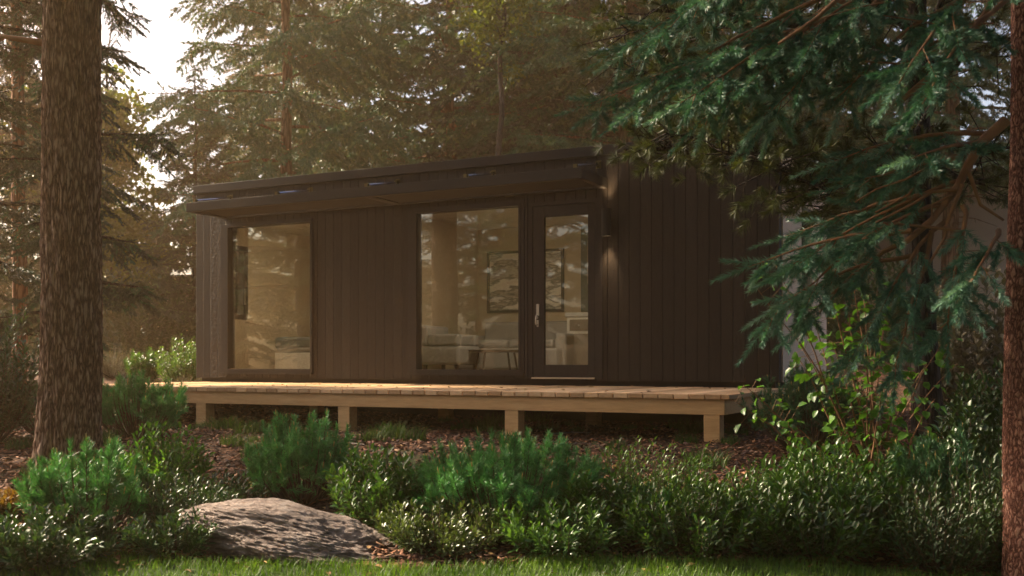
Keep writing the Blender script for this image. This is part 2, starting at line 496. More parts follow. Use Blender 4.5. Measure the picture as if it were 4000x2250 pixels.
# front wall with openings (x0,x1,z0,z1)
Z0, Z1 = .48, 3.08
ops = [(.46, 2.05, .535, 2.62), (3.54, 5.17, .535, 2.64), (5.215, 6.13, .50, 2.60)]
m = hb(); xprev = 0
for (a, b, c0, c1) in ops:
    m.box(xprev, a, 0, .15, Z0, Z1)
    m.box(a, b, 0, .15, Z0, c0); m.box(a, b, 0, .15, c1, Z1)
    xprev = b
m.box(xprev, W_, 0, .15, Z0, Z1)
m.build('front_wall', M['siding'], cab)
# left wall with the side window, back wall with two openings
m = hb(); m.box(0, .15, .15, .28, Z0, Z1); m.box(0, .15, .28, .90, Z0, 1.33); m.box(0, .15, .28, .90, 2.42, Z1); m.box(0, .15, .90, D_, Z0, Z1)
m.build('side_wall', M['siding'], cab)
m = hb(); m.box(.15, 1.0, D_-.15, D_, Z0, Z1); m.box(1.0, 2.8, D_-.15, D_, Z0, .9); m.box(1.0, 2.8, D_-.15, D_, 2.6, Z1)
m.box(2.8, 5.1, D_-.15, D_, Z0, Z1); m.box(5.1, 7.8, D_-.15, D_, Z0, .55); m.box(5.1, 7.8, D_-.15, D_, 2.62, Z1); m.box(7.8, W_-.15, D_-.15, D_, Z0, Z1)
m.build('back_wall', M['siding'], cab)
m = hb(); m.box(W_-.15, W_+.012, .15, 1.25, Z0, Z1); m.box(W_-.15, W_+.012, 1.25, 1.85, Z0, 1.05); m.box(W_-.15, W_+.012, 1.25, 1.85, 2.55, Z1); m.box(W_-.15, W_+.012, 1.85, D_, Z0, Z1)
tag(m.build('side_wall', M['greyside'], cab), 'weathered grey board end wall')
w = hb().box(W_-.03, W_+.03, 1.25, 1.85, 1.05, 2.55).build('window', M['frame'], cab); w['label'] = 'narrow dark window in the grey end wall'
hb().box(W_+.032, W_+.036, 1.31, 1.79, 1.11, 2.49).build('pane', M['glass'], w)
# plinth, fascia, roof
hb().box(.05, W_-.05, .06, D_-.06, .02, Z0).build('plinth', M['black_metal'], cab)
m = hb(); m.box(-.03, W_+.03, -.035, 0.0, 3.085, 3.2); m.box(-.03, 0, 0, D_+.03, 3.085, 3.2); m.box(W_+.013, W_+.043, 0, D_+.03, 3.085, 3.2); m.box(0, W_, D_+.002, D_+.03, 3.085, 3.2)
m.build('fascia', M['black_metal'], cab, .004)
hb().box(.002, W_-.002, .002, D_-.002, 3.082, 3.17).build('roof', M['roofgrey'], cab)
# corner and header trim beside the door
m = hb(); m.box(5.172, 5.213, -.012, .14, .50, 2.72); m.box(6.132, 6.172, -.012, .14, .50, 2.72)
m.build('door_trim', M['frame'], cab, .002)

def window(x0, x1, z0, z1, gx0, gx1, g0, g1):
    m = hb()
    m.box(x0+.001, gx0, -.018, .12, z0+.001, z1-.001); m.box(gx1, x1-.001, -.018, .12, z0+.001, z1-.001)
    m.box(gx0, gx1, -.018, .12, z0+.001, g0); m.box(gx0, gx1, -.018, .12, g1, z1-.001)
    fr = m.build('window', M['frame'], cab, .003)
    m = hb(); t = .028
    m.box(gx0-.03, gx0+.0, -.026, -.018, g0-.03, g1+.03); m.box(gx1, gx1+.03, -.026, -.018, g0-.03, g1+.03)
    m.box(gx0, gx1, -.026, -.018, g0-.03, g0); m.box(gx0, gx1, -.026, -.018, g1, g1+.03)
    m.build('frame', M['black_metal'], fr)
    hb().box(gx0-.01, gx1+.01, .030, .036, g0-.01, g1+.01).build('pane', M['glass'], fr)
    hb().box(x0+.001, x1-.001, -.045, -.0185, z0+.001, z0+.02).build('sill', M['black_metal'], fr)
    return fr
window(.46, 2.05, .535, 2.62, .597, 2.012, .607, 2.574)
window(3.54, 5.17, .535, 2.64, 3.667, 5.096, .607, 2.576)
# left side window inside the bedroom, added back windows that let light in
m = hb(); m.box(.02, .165, .28, .36, 1.33, 2.42); m.box(.02, .165, .80, .90, 1.33, 2.42); m.box(.02, .165, .36, .80, 1.33, 1.41); m.box(.02, .165, .36, .80, 2.34, 2.42)
w = m.build('window', M['frame'], cab); w['label'] = 'small dark framed bedroom window in the far end wall'
hb().box(.07, .076, .35, .81, 1.40, 2.35).build('pane', M['glass'], w)
hb().box(.166, .18, .815, .83, 1.55, 1.80).build('handle', M['steel'], w)
for (a, b, c0, c1) in ((1.0, 2.8, .9, 2.6), (5.1, 7.8, .55, 2.62)):
    m = hb(); y0, y1 = D_-.14, D_-.01
    m.box(a, a+.06, y0, y1, c0, c1); m.box(b-.06, b, y0, y1, c0, c1); m.box(a+.06, b-.06, y0, y1, c0, c0+.06); m.box(a+.06, b-.06, y0, y1, c1-.06, c1)
    w = m.build('window', M['frame'], cab); w['label'] = 'unseen rear window added to let light into the rooms'  # out of view, put in to light the interior
    hb().box(a+.05, b-.05, D_-.08, D_-.074, c0+.05, c1-.05).build('pane', M['glass'], w)
# door
m = hb(); dx0, dx1, dz0, dz1 = 5.276, 6.065, .518, 2.552
m.box(5.2155, 5.272, 0, .14, .50, 2.60); m.box(6.069, 6.1295, 0, .14, .50, 2.60); m.box(5.272, 6.069, 0, .14, 2.556, 2.60)
m.build('door_frame', M['frame'], cab)
m = hb(); gx0, gx1, g0, g1 = 5.42, 5.979, .666, 2.421
m.box(dx0, gx0, .01, .06, dz0, dz1); m.box(gx1, dx1, .01, .06, dz0, dz1); m.box(gx0, gx1, .01, .06, dz0, g0); m.box(gx0, gx1, .01, .06, g1, dz1)
dr = m.build('door', M['frame'], cab, .003)
hb().box(gx0-.01, gx1+.01, .030, .036, g0-.01, g1+.01).build('pane', M['glass'], dr)
m = hb(); m.box(5.323, 5.358, -.002, .009, 1.25, 1.39); m.box(5.330, 5.352, -.002, .009, 1.118, 1.20)
m.tube([(5.34, 0, 1.25), (5.34, -.045, 1.245), (5.34, -.05, 1.20), (5.34, -.045, 1.15), (5.34, 0, 1.14)], .009, 8); m.tube([(5.34, -.005, 1.225), (5.34, -.04, 1.225), (5.365, -.045, 1.222)], .008, 8)
m.build('handle', M['steel'], dr, smooth=False)
hb().box(5.273, 6.068, -.03, .06, .5005, .5165).build('threshold', M['steel'], dr)

# awning
aw = hb(); F_, ZB, ZT = -.75, 2.70, 2.82
aw.box(.53, 6.22, F_, F_+.05, ZB, ZT); aw.box(.53, .60, F_+.05, -.001, ZB+.002, ZT-.002); aw.box(6.15, 6.22, F_+.05, -.001, ZB+.002, ZT-.002)
aw.box(.60, 6.15, -.06, -.001, ZB+.004, ZT-.004); aw.box(3.32, 3.44, F_+.05, -.06, ZB+.006, ZT-.006)
awn = aw.build('awning', M['black_metal'], cab, .003); awn['label'] = 'thin dark slatted sunshade over the windows'
m = hb()
for bay in ((.60, 3.32), (3.44, 6.15)):
    for i in range(11):
        y = F_+.065+i*.055
        b = len(m.v)
        for xx in bay:
            m.v += [(xx, y, ZB+.050), (xx, y+.006, ZB+.046), (xx, y+.050, ZB+.016), (xx, y+.046, ZB+.022)]
        m.f += [(b, b+4, b+5, b+1), (b+1, b+5, b+6, b+2), (b+2, b+6, b+7, b+3), (b+3, b+7, b+4, b)]
m.build('slat', M['black_metal'], awn)
for i in range(5):
    x = .64 + i*1.37
    m = hb(); m.tube([(x, F_+.07, ZT+.035), (x, -.02, 2.985)], .014, 8)
    r = m.build('tie_rod', M['rod'], awn)
    m = hb(); m.box(x-.022, x+.022, F_+.03, F_+.075, ZT, ZT+.045); m.build('bracket', M['brass'], awn); m = hb(); m.box(x-.03, x+.03, -.012, 0, 2.94, 3.03); m.box(x-.02, x-.008, -.06, -.012, 2.96, 3.01); m.box(x+.008, x+.02, -.06, -.012, 2.96, 3.01)
    m.build('bracket', M['brass'], awn)

# wall lamp: up and down light
lamp = hb()
cx, cyl = 6.25, -.105
R_o, R_i = .052, .046
n = 24; b = 0
V = []; F = []
for (r, z) in ((R_i, 2.42), (R_i, 2.452), (R_o, 2.452), (R_o, 2.14), (R_i, 2.14), (R_i, 2.17)):
    for k in range(n):
        V.append((cx + r*math.cos(2*math.pi*k/n), cyl + r*math.sin(2*math.pi*k/n), z))
for i in range(5):
    for k in range(n):
        F.append((i*n+k, i*n+(k+1) % n, (i+1)*n+(k+1) % n, (i+1)*n+k))
lamp.v = V; lamp.f = F
lamp.box(6.225, 6.275, cyl+.045, 0, 2.25, 2.35)
lo = lamp.build('wall_lamp', M['black_metal'], cab); lo['label'] = 'dark tube lamp throwing light up and down the boards'
em = NT('lamp_glow'); em.p.inputs['Emission Color'].default_value = (1, .72, .4, 1); em.p.inputs['Emission Strength'].default_value = 3.0
for z in (2.419, 2.171):
    m = hb(); m.tube([(cx, cyl, z-.003), (cx, cyl, z+.003)], .045, 20); m.build('bulb', em.m, lo)
for z, up in ((2.45, 1), (2.142, 0)):
    ld = bpy.data.lights.new('lamp_beam', 'SPOT'); ld.energy = 14; ld.color = (1, .70, .40); ld.spot_size = math.radians(48); ld.spot_blend = .9; ld.shadow_soft_size = .03
    l = bpy.data.objects.new('lamp_beam', ld); COL.objects.link(l); l.parent = lo
    l.location = (cx, cyl, z); l.rotation_euler = (math.radians(180-12) if up else math.radians(12), 0, 0)

# interior shell
IB = D_ - .152
hb().box(.152, W_-.152, .152, IB, .481, .50).build('floor', M['intfloor'], cab)
hb().box(.152, W_-.152, .152, IB, 2.74, 2.76).build('ceiling', M['ceil'], cab)
m = hb(); m.box(.152, .162, .152, .278, .50, 2.74); m.box(.152, .162, .902, IB, .50, 2.74); m.box(.152, .162, .278, .902, .50, 1.328); m.box(.152, .162, .278, .902, 2.422, 2.74)
y0, y1 = IB-.01, IB
m.box(.162, .998, y0, y1, .50, 2.74); m.box(.998, 2.802, y0, y1, .50, .898); m.box(.998, 2.802, y0, y1, 2.602, 2.74); m.box(2.802, 5.098, y0, y1, .50, 2.74); m.box(5.098, 7.8, y0, y1, 2.622, 2.74); m.box(5.098, 7.8, y0, y1, .50, .548); m.box(7.8, W_-.162, y0, y1, .50, 2.74)
m.box(W_-.162, W_-.152, .152, IB, .50, 2.74)
m.build('interior_wall', M['plaster'], cab)
tag(hb().box(2.88, 3.0, .152, IB-.012, .50, 2.74).build('partition_wall', M['plaster'], cab), 'partition wall between bedroom and living room')

# furniture: each piece is its own thing, placed in cabin coordinates
CM = Matrix.Translation((LX, LY, 0)) @ Matrix.Rotation(ROT, 4, 'Z')
def inroom(name, x, y, z, label, cat_, rz=0):
    p = CM @ Vector((x, y, z)); return empty(name, p, ROT + rz, label=label, cat=cat_)
b = inroom('bed', .42, 1.2, .50, 'low bed with pale mattress seen through the left window', 'bed')
hb().box(0, 1.5, 0, 1.55, .08, .34).build('bed_base', M['white'], b, .01)
hb().box(.01, 1.49, .01, 1.5, .342, .56).build('mattress', M['cloth_grey'], b, .05)
hb().box(-.01, 1.51, .0, .75, .40, .575).build('blanket', M['cloth_dark'], b, .04)
m = hb(); [m.box(x_, x_+.08, y_, y_+.08, 0, .08) for x_ in (.05, 1.35) for y_ in (.05, 1.4)]; m.build('leg', M['wood_dark'], b)
s = inroom('sofa', 3.1, 1.95, .50, 'light grey sofa under the framed picture in the living room', 'sofa')
hb().box(0, 1.75, .0, .85, .10, .40).build('seat', M['cloth_grey'], s, .03)
hb().box(0.15, 1.60, .65, .88, .40, .80).build('backrest', M['cloth_grey'], s, .04)
hb().box(-.02, .15, 0, .88, .10, .60).build('armrest', M['cloth_grey'], s, .04)
hb().box(1.60, 1.77, 0, .88, .10, .60).build('armrest', M['cloth_grey'], s, .04)
hb().box(.18, .85, .02, .62, .402, .52).build('cushion', M['cloth_grey'], s, .04)
hb().box(.88, 1.57, .02, .62, .402, .52).build('cushion', M['cloth_grey'], s, .04)
m = hb(); [m.box(x_, x_+.05, y_, y_+.05, 0, .10) for x_ in (.02, 1.68) for y_ in (.05, .75)]; m.build('leg', M['wood_dark'], s)
a = inroom('armchair', 3.12, .95, .50, 'grey armchair behind the left part of the middle window', 'armchair')
hb().box(0, .62, 0, .62, .16, .42).build('seat', M['cloth_grey'], a, .04)
hb().box(0, .12, .0, .62, .42, .70).build('backrest', M['cloth_grey'], a, .04)
hb().box(.12, .60, .50, .62, .42, .58).build('armrest', M['cloth_grey'], a, .03)
hb().box(.12, .60, .0, .12, .42, .58).build('armrest', M['cloth_grey'], a, .03)
m = hb(); [m.box(x_, x_+.04, y_, y_+.04, 0, .16) for x_ in (.04, .54) for y_ in (.04, .54)]; m.build('leg', M['wood_dark'], a)
t = inroom('coffee_table', 4.1, 1.35, .50, 'low oval wooden coffee table in front of the sofa', 'table')
m = hb(); m.v = [(.42*math.cos(k*.2618), .24*math.sin(k*.2618), z) for z in (.33, .365) for k in range(24)]
m.f = [tuple(range(24))[::-1], tuple(range(24, 48))] + [(k, (k+1) % 24, 24+(k+1) % 24, 24+k) for k in range(24)]
m.build('tabletop', M['wood_dark'], t)
m = hb(); [m.tube([(x_, y_, 0), (x_*.8, y_*.8, .33)], .014, 8) for x_, y_ in ((.28, .12), (-.28, .12), (.28, -.12), (-.28, -.12))]; m.build('leg', M['wood_dark'], t)
def picture(x, y, z, w, h, rz, label):
    p = inroom('wall_picture', x, y, z, label, 'picture', rz)
    m = hb(); e = .04; m.box(0, w, -.03, 0, 0, e); m.box(0, w, -.03, 0, h-e, h); m.box(0, e, -.03, 0, e, h-e); m.box(w-e, w, -.03, 0, e, h-e); m.build('frame', M['frame'], p)
    n = NT('marbled_canvas'); n.p.inputs['Roughness'].default_value = .8
    v = n.coords('Object', (1, 1, 1)); mp = n.n('Mapping'); mp.inputs['Rotation'].default_value = (0, math.radians(-32), 0); mp.inputs['Scale'].default_value = (1.2, 1, 4.2); n.l(v, mp.inputs[0])
    f = n.noise(mp.outputs[0], 1.1, 8, .6)
    n.l(n.ramp(f, [(.36, (.10, .09, .07)), (.45, (.55, .50, .42)), (.5, (.12, .11, .09)), (.54, (.78, .73, .64)), (.7, (.60, .50, .38))]), n.p.inputs['Base Color'])
    hb().box(e, w-e, -.015, -.002, e, h-e).build('canvas', n.m, p)
picture(3.17, IB-.012, 1.45, 1.28, .94, 0, 'large framed abstract canvas above the sofa')
picture(3.002, .40, 1.50, .72, .58, math.radians(90), 'smaller framed canvas on the partition wall above the armchair')
lgt = NT('warm_lamp_disc'); lgt.p.inputs['Emission Color'].default_value = (1, .80, .58, 1); lgt.p.inputs['Emission Strength'].default_value = 38.0
for (x, y, lb) in ((4.9, .42, 'round warm ceiling lamp lit in the living room behind the door glass'), (1.7, .42, 'round warm ceiling lamp added to brighten the bedroom')):  # the bedroom one is added to brighten the interior
    cl = inroom('ceiling_lamp', x, y, 2.70, lb, 'ceiling lamp')
    m = hb(); m.tube([(0, 0, .01), (0, 0, .039)], .19, 24); m.build('housing', M['white'], cl)
    m = hb(); m.tube([(0, 0, 0), (0, 0, .009)], .17, 24); m.build('diffuser', lgt.m, cl)
kc = inroom('kitchen_cabinet', 4.75, 2.28, .50, 'pale framed kitchen base cabinet seen through the door glass', 'cabinet')
hb().box(0, .34, 0, .60, 0.0, .84).build('carcass', M['white'], kc, .004)
hb().box(-.02, .36, -.02, .60, .842, .90).build('countertop', M['counter'], kc, .004)
hb().box(.045, .335, -.012, -.001, .64, .80).build('drawer', M['cabinet'], kc)
hb().box(.045, .335, -.012, -.001, .10, .60).build('door', M['cabinet'], kc)
m = hb(); m.tube([(.19, -.012, .72), (.19, -.03, .72)], .012, 10); m.build('knob', M['steel'], kc)
tc = inroom('tall_cabinet', 4.77, 2.55, 1.42, 'dark green wall panel above the kitchen counter', 'wall panel')
hb().box(0, .32, .2, .30, 0, 1.25).build('panel', M['greenwall'], tc)
hb().box(.12, .32, .15, .199, .42, 1.05).build('door', M['cabinet'], tc)

# ------------------------------------------------------------------ deck
dk = empty('deck', (LX, LY, 0), ROT, label='raised pale timber deck on short square posts along the cabin front', cat='deck')
DT = .42
m = hb(); R = rs(2); x = .002
while x < W_ + .06:
    w = .139
    m.box(x, min(x+w-.011, W_+.09), -2.50, -.004, DT-.042+R.normal()*.0008, DT+R.normal()*.0012)
    x += w
m.build('deck_board', M['deck'], dk, .003)
hb().box(.03, W_+.045, -2.475, -2.43, .245, .377).build('front_beam', M['beam'], dk, .003)
hb().box(W_+.0, W_+.045, -2.428, -.02, .245, .377).build('side_beam', M['beam'], dk, .003)
hb().box(.03, .075, -2.428, -.02, .245, .377).build('side_beam', M['beam'], dk, .003)
m = hb(); [m.box(xx, xx+.045, -2.428, -.02, .25, .375) for xx in np.arange(.6, 8, .6)]; m.build('joist', M['beam'], dk)
px0 = 8.04
for i in range(5):
    x = px0 - i*1.905
    for y in (-2.47, -.45):
        wx, wy = CM.to_3x3() @ Vector((x, y, 0)) + Vector((LX, LY, 0)), None
        hb().box(x, x+.14, y, y+.14, G(wx.x, wx.y)-.12, .244).build('post', M['beam'], dk, .004)

# ------------------------------------------------------------------ backdrop walls standing in for the hazy distance
gw = hb().box(-45, -4, 36, 36.3, -.2, 3.7)
gwo = gw.build('backdrop_wall', M['stucco']); tag(gwo, 'plain tan wall added as backdrop for the hazy distance left of the cabin', 'wall')  # stands in for the tan haze in the distance
hb().box(-45.05, -3.95, 35.95, 36.35, 3.702, 3.8).build('coping', M['stucco'], gwo)
nb = empty('backdrop_house', (8.4, 33.5, 0), math.radians(-6), label='tan stucco house shape added as backdrop for the hazy distance right of the cabin', cat='house')  # block standing in for the tan haze on this side
hb().box(0, 20, 0, 9, -.2, 6.6).build('wall', M['stucco'], nb)
hb().box(-.3, 20.3, -.3, 9.3, 6.602, 6.9).build('roof', M['roofgrey'], nb)

# ------------------------------------------------------------------ trees
def trunk_mesh(H, r0, r1, seed, lean=(0, 0), nseg=48, rings=60, rough=.012, flare=.35, wob=.02, z0=-.25, plate=True):
    R = rs(seed); V = []
    off = R.rand(3) * 50
    for i in range(rings):
        t = i / (rings - 1); z = z0 + (H - z0) * t
        r = r0 + (r1 - r0) * t + r0 * flare * math.exp(-max(z, 0) / .28)
        cx = lean[0]*z/H + wob * noise.noise(Vector((z*.5, off[0], 0))); cyy = lean[1]*z/H + wob * noise.noise(Vector((z*.5, off[1], 9)))
        for k in range(nseg):
            a = 2*math.pi*k/nseg
            q = Vector((math.cos(a)*2.2/ .3, math.sin(a)*2.2/.3, z*2.0)) * .6 + Vector(off)
            d = 0
            if rough:
                ww = .5*noise.noise(Vector((math.cos(a)*3, math.sin(a)*3, z*3)) + Vector(off))
                d = rough * (min(.55, abs(noise.noise(Vector((math.cos(a)*7+ww, math.sin(a)*7+ww, z*2.2)) + Vector(off)))*2.4) - .4 + (.5*min(.5, abs(noise.noise(Vector((math.cos(a)*16, math.sin(a)*16+ww, z*6)) + Vector(off)))*2.6) + .25*noise.noise(Vector((math.cos(a)*30, math.sin(a)*30, z*22))) if nseg > 70 else 0))
                d += r0*.05*noise.noise(Vector((math.cos(a)*1.3, math.sin(a)*1.3, z*.7)))
                if z < .6: d += (.6-z)*.05*math.sin(a*5+off[0])*flare*2
            V.append((cx + (r+d)*math.cos(a), cyy + (r+d)*math.sin(a), z))
    i = np.arange(nseg)[None, :] + np.arange(rings-1)[:, None]*nseg
    j = (np.arange(nseg)[None, :]+1) % nseg + np.arange(rings-1)[:, None]*nseg
    F = np.stack([i, j, j+nseg, i+nseg], -1).reshape(-1, 4)
    return npmesh('trunk', V, F, True)

def conifer_meshes(H, base, Lmax, seed, nb=80, twig=.3, step=.16, nper=38, nl=.085, nw=.024, droop=.55, r0=.17, fall=-.15, mat='conifer', bark='bark_red', power=.75, wf=.5, tip='conifer_tip'):
    R = rs(seed); TA, TB = [], []; wood = MB()
    for i in range(nb):
        t = (i + R.rand()) / nb
        z = base + (H - base) * t
        L = (Lmax * (1 - t) ** power * (.7 + .45 * R.rand()) + .15) * (1 if t > .1 else .75 + .25*t/.1)
        a = i * 2.399 + R.rand() * .8
        d = np.array([math.cos(a), math.sin(a), 0])
        p0 = np.array([0, 0, z]); p1 = p0 + d * L + np.array([0, 0, L * (fall + .25 * t + R.normal()*.06)])
        sp, segs, A, B = bough(p0, p1, .06 * L, R, width=wf * L, step=step, twig=twig, lift=.10*L, start=.16, droop=droop)
        TA += A; TB += B
        wood.tube(sp[::2], [max(.006, r0*.22*(1-t)*(1-q*.22)) for q in range(5)], 4, False)
    for i in range(int(nb*.25)):      # dead snags under the crown
        z = base * R.uniform(.3, 1); a = R.rand()*6.283; L = R.uniform(.4, 1.2)
        p = [np.array([0, 0, z]), np.array([math.cos(a)*L*.5, math.sin(a)*L*.5, z-.02]), np.array([math.cos(a)*L, math.sin(a)*L, z-.15])]
        wood.tube(p, [.014, .010, .004], 4, False)
        wood.tube([p[1], p[1]+np.array([math.cos(a+.8)*.3, math.sin(a+.8)*.3, -.05])], [.008, .003], 4, False)
    crown = crown_mesh(TA, TB, nper, nl, nw, 58, R, .35, mat, tip, .16)
    wm = bpy.data.meshes.new('branches'); wm.from_pydata(wood.v, [], wood.f); wm.materials.append(M[bark])
    tm = trunk_mesh(H*.97, r0, r0*.15, seed, nseg=20, rings=50, rough=.008, wob=.08); tm.materials.append(M[bark])
    return tm, wm, crown

K_FAR = 1.55       # the stand behind the cabin: 22 m conifers, well back in the mist
def place_tree(name, meshes, x, y, label, group=None, rz=0, s=1.0, cat_='tree', sz=None):
    if y > 15: x, y, s, sz = x*K_FAR, y*K_FAR, s*K_FAR, (sz or s)*K_FAR
    o = empty(name, (x, y, G(x, y)), rz, label=label, cat=cat_, group=group)
    o.scale = (s, s, sz or s)
    for nm, me in zip(('trunk', 'branches', 'crown'), meshes):
        link(nm, me, None, o)
    return o

PA = conifer_meshes(15, 2.2, 3.1, 11, nb=84)
PB = conifer_meshes(17, 3.4, 2.9, 12, nb=92)
PC = conifer_meshes(14, 1.6, 2.7, 13, nb=78, mat='conifer_dark', bark='bark_dark')
GB = 'tall conifers behind the cabin'
place_tree('conifer_tree', PA, -3.99, 18.0, 'broad conifer with reddish trunk rising behind the left half of the cabin roof', GB, .3, .74, sz=1.0)
place_tree('conifer_tree', PC, -5.35, 17.2, 'hazy conifer whose bare lower trunk shows just left of the cabin corner', GB, 1.9, .42, sz=.36)
place_tree('conifer_tree', PB, -1.25, 20.5, 'slender conifer behind the middle of the cabin roof, left of the leafy tree', GB, 2.6)
place_tree('conifer_tree', PC, .95, 19.0, 'dark conifer behind the cabin roof just right of the bright leafy tree', GB, 4.0, 1.1)
place_tree('conifer_tree', PB, 1.98, 17.6, 'conifer with bare reddish trunk beside the sky gap over the cabin roof', GB, 5.1)
place_tree('conifer_tree', PA, 4.9, 20.5, 'conifer behind the cabin, half hidden by the hanging spruce boughs', GB, .9)
place_tree('conifer_tree', PB, 8.2, 19.0, 'conifer behind the grey end wall of the cabin', GB, 3.3)
place_tree('conifer_tree', PC, 11.5, 17.0, 'conifer at the far right edge behind the spruce trunk', GB, 2.2)
GF = 'far conifers beyond the garden wall'
place_tree('conifer_tree', PC, -9.1, 17.5, 'hazy conifer filling the gap at the left edge beside the big trunk', GB, 1.1, .72, sz=1.0)
far = [(-17, 25, PC, 'far conifer behind the leftmost tree trunk'), (-21, 29.5, PA, 'far conifer left of the leafy yellow-green tree'), (-5.6, 29, PB, 'far conifer between the sky gap and the red-trunked conifer'),
       (-3.0, 24, PC, 'far conifer behind the red-trunked conifer'), (-.2, 28, PA, 'far conifer behind the bright leafy tree'), (2.6, 26, PC, 'far conifer behind the roof beside the small sky gap'),
       (6.2, 30, PA, 'far conifer beyond the backdrop house, left part'), (10.5, 34, PB, 'far conifer beyond the backdrop house, right part'), (1.0, 33, PB, 'farthest conifer showing through the gaps over the roof'), (-8.2, 34, PC, 'farthest conifer low beside the sky gap')]
for i, (x, y, pm, lb) in enumerate(far):
    place_tree('conifer_tree', pm, x, y, lb, GF, i*1.3, 1.0)
# the dark spruce behind the big trunk on the left
PD = conifer_meshes(13, .9, .98, 21, nb=62, twig=.17, step=.07, nper=60, nl=.036, nw=.009, wf=.62, tip='conifer', mat='conifer_dark', bark='bark_dark', droop=.5, r0=.15, power=.35)
place_tree('spruce_tree', PD, -5.2, 12.0, 'dark drooping spruce right behind the big grooved trunk', None, 1.0, .84, sz=1.12)
place_tree('spruce_tree', PD, -6.5, 11.8, 'dark spruce at the left edge farther back than the big trunk', None, 2.7, 1.35)
GR = 'trees outside the view reflected in the windows'
place_tree('spruce_tree', PD, -10.6, 11.3, 'drooping spruce reflected in the left window', GR, 4.0)

def leafy_tree(name, x, y, H, blobs, seed, mat, label, leaf=.09, nleaf=9000, r0=.09, bark='bark_dark', lean=(0, 0)):
    R = rs(seed); o = empty(name, (x, y, G(x, y)), 0, label=label, cat='tree')
    tm = trunk_mesh(H, r0, r0*.2, seed, nseg=16, rings=40, rough=.004, wob=.25); link('trunk', tm, M[bark], o)
    wood = MB(); Ps = []; tot = sum(b[3]**2*b[4] for b in blobs)
    for (bx, by, bz, br, bh) in blobs:
        k = int(nleaf * br*br*bh / tot)
        nc = max(5, k // 30)
        cdir = nrm(R.normal(size=(nc, 3))); rad = R.rand(nc, 1) ** .45
        C_ = np.array([bx, by, bz]) + cdir * rad * np.array([br, br, bh])
        for c_ in C_[::3]:
            z = max(.5, min(H*.95, c_[2] - .5))
            wood.tube([(0, 0, z), (c_[0]*.5, c_[1]*.5, (z+c_[2])/2+.1), tuple(c_)], [.02, .012, .004], 4, False)
        idx = R.randint(0, nc, k)
        Ps.append(C_[idx] + R.normal(size=(k, 3)) * np.array([.16, .16, .11]))
    P = np.concatenate(Ps); k = len(P)
    D = R.normal(size=(k, 3)) + np.array([0, 0, -.5]); Nn = R.normal(size=(k, 3)) + np.array([0, 0, 1.2])
    V, F = leaves(P, D, Nn, leaf, leaf*.75, R)
    link('crown', npmesh('crown', V, F), M[mat], o)
    wood.build('branches', M[bark], o)
    return o
leafy_tree('maple_tree', -11.5, 29.0, 10, [(0, 0, 6.8, 1.5, 1.8), (-.8, .4, 5.0, 2.0, 1.6), (1.2, -.4, 3.9, 1.5, 1.1), (.3, 0, 2.8, 1.9, 1.0), (-2.0, 0, 6.2, 1.6, 1.7), (2.6, 0, 2.4, 1.0, .7)], 31, 'leaf_yellow', 'sunlit yellow-green leafy tree in the haze between the big trunk and the cabin', .16, 17000)
leafy_tree('birch_tree', -.22, 24.0, 16, [(0, 0, 9.6, .85, 2.9), (.22, 0, 12.9, 1.3, 2.4), (-.5, .1, 8.4, .65, 1.1), (.7, .2, 10.5, .8, 1.5), (0, 0, 15.4, 1.3, 1.8)], 32, 'leaf_yellow', 'narrow bright green leafy tree among the conifers over the cabin roof', .11, 12000, .09)

# the big trunk
bt = empty('pine_tree', (-3.07, 7.0, G(-3.07, 7.0)), 0, label='big grooved brown pine trunk standing left of the cabin', cat='tree')
link('trunk', trunk_mesh(13, .192, .11, 41, lean=(.30, .1), nseg=230, rings=460, rough=.036, flare=.20, wob=.05), M['bark_big'], bt)
m = MB(); m.tube([(.0, -.02, 3.0), (-.35, -.12, 3.03), (-.6, -.2, 3.0)], [.03, .015, .008], 8); m.tube([(-.35, -.12, 3.03), (-.45, -.2, 2.9)], [.01, .004], 6)
m.build('branches', M['twigwood'], bt)
R = rs(44); TA, TB = [], []; wood = MB()
for i in range(46):
    z = 6.5 + i*.14; a = i*2.4; L = 2.4*(1-i/60)*R.uniform(.7, 1.1)
    p0 = np.array([.3*z/13, 0, z]); sp, sg, A, B = bough(p0, p0+np.array([math.cos(a)*L, math.sin(a)*L, -.1*L]), .1, R, width=.4*L, step=.16, twig=.25, start=.2)
    TA += A; TB += B; wood.tube(sp[::2], [.035, .028, .02, .012, .006], 5, False)
V, F = needles(TA, TB, 22, .08, .012, 60, R, .3); link('crown', npmesh('crown', V, F), M['conifer'], bt)
wood.build('branches', M['bark_red'], bt)

# trees outside the view: some reflected in the glass, some added to cast shade
rt = empty('pine_tree', (-6.68, 8.8, G(-6.68, 8.8)), 0, label='pine trunk outside the view, reflected as a dark band in the middle window', cat='tree', group=GR)
link('trunk', trunk_mesh(14, .27, .16, 52, nseg=60, rings=160, rough=.02), M['bark_big'], rt)
V, F = needles(np.array(TA)+np.array([-.6, 0, 3.2]), np.array(TB)+np.array([-.6, 0, 3.2]), 12, .08, .012, 60, R, .3); link('crown', npmesh('crown', V, F), M['conifer'], rt)
PH = conifer_meshes(13, 5.6, 3.4, 14, nb=110, twig=.34, step=.15, nper=36, nl=.09, nw=.022, power=.5)
for i, (x, y) in enumerate([(-3.6, 1.8), (3.4, 2.6), (4.8, 6.6)]):
    place_tree('conifer_tree', PH, x, y, 'tall conifer outside the view whose crown shades the foreground', 'tall conifers outside the view shading the bed', i*1.9)
place_tree('conifer_tree', PH, -6.6, 13.6, 'tall bare stemmed conifer at the left edge behind the bushes, added so its unseen crown shades the deck', None, .7, .62, sz=1.18)  # added to throw shade on the right end of the deck
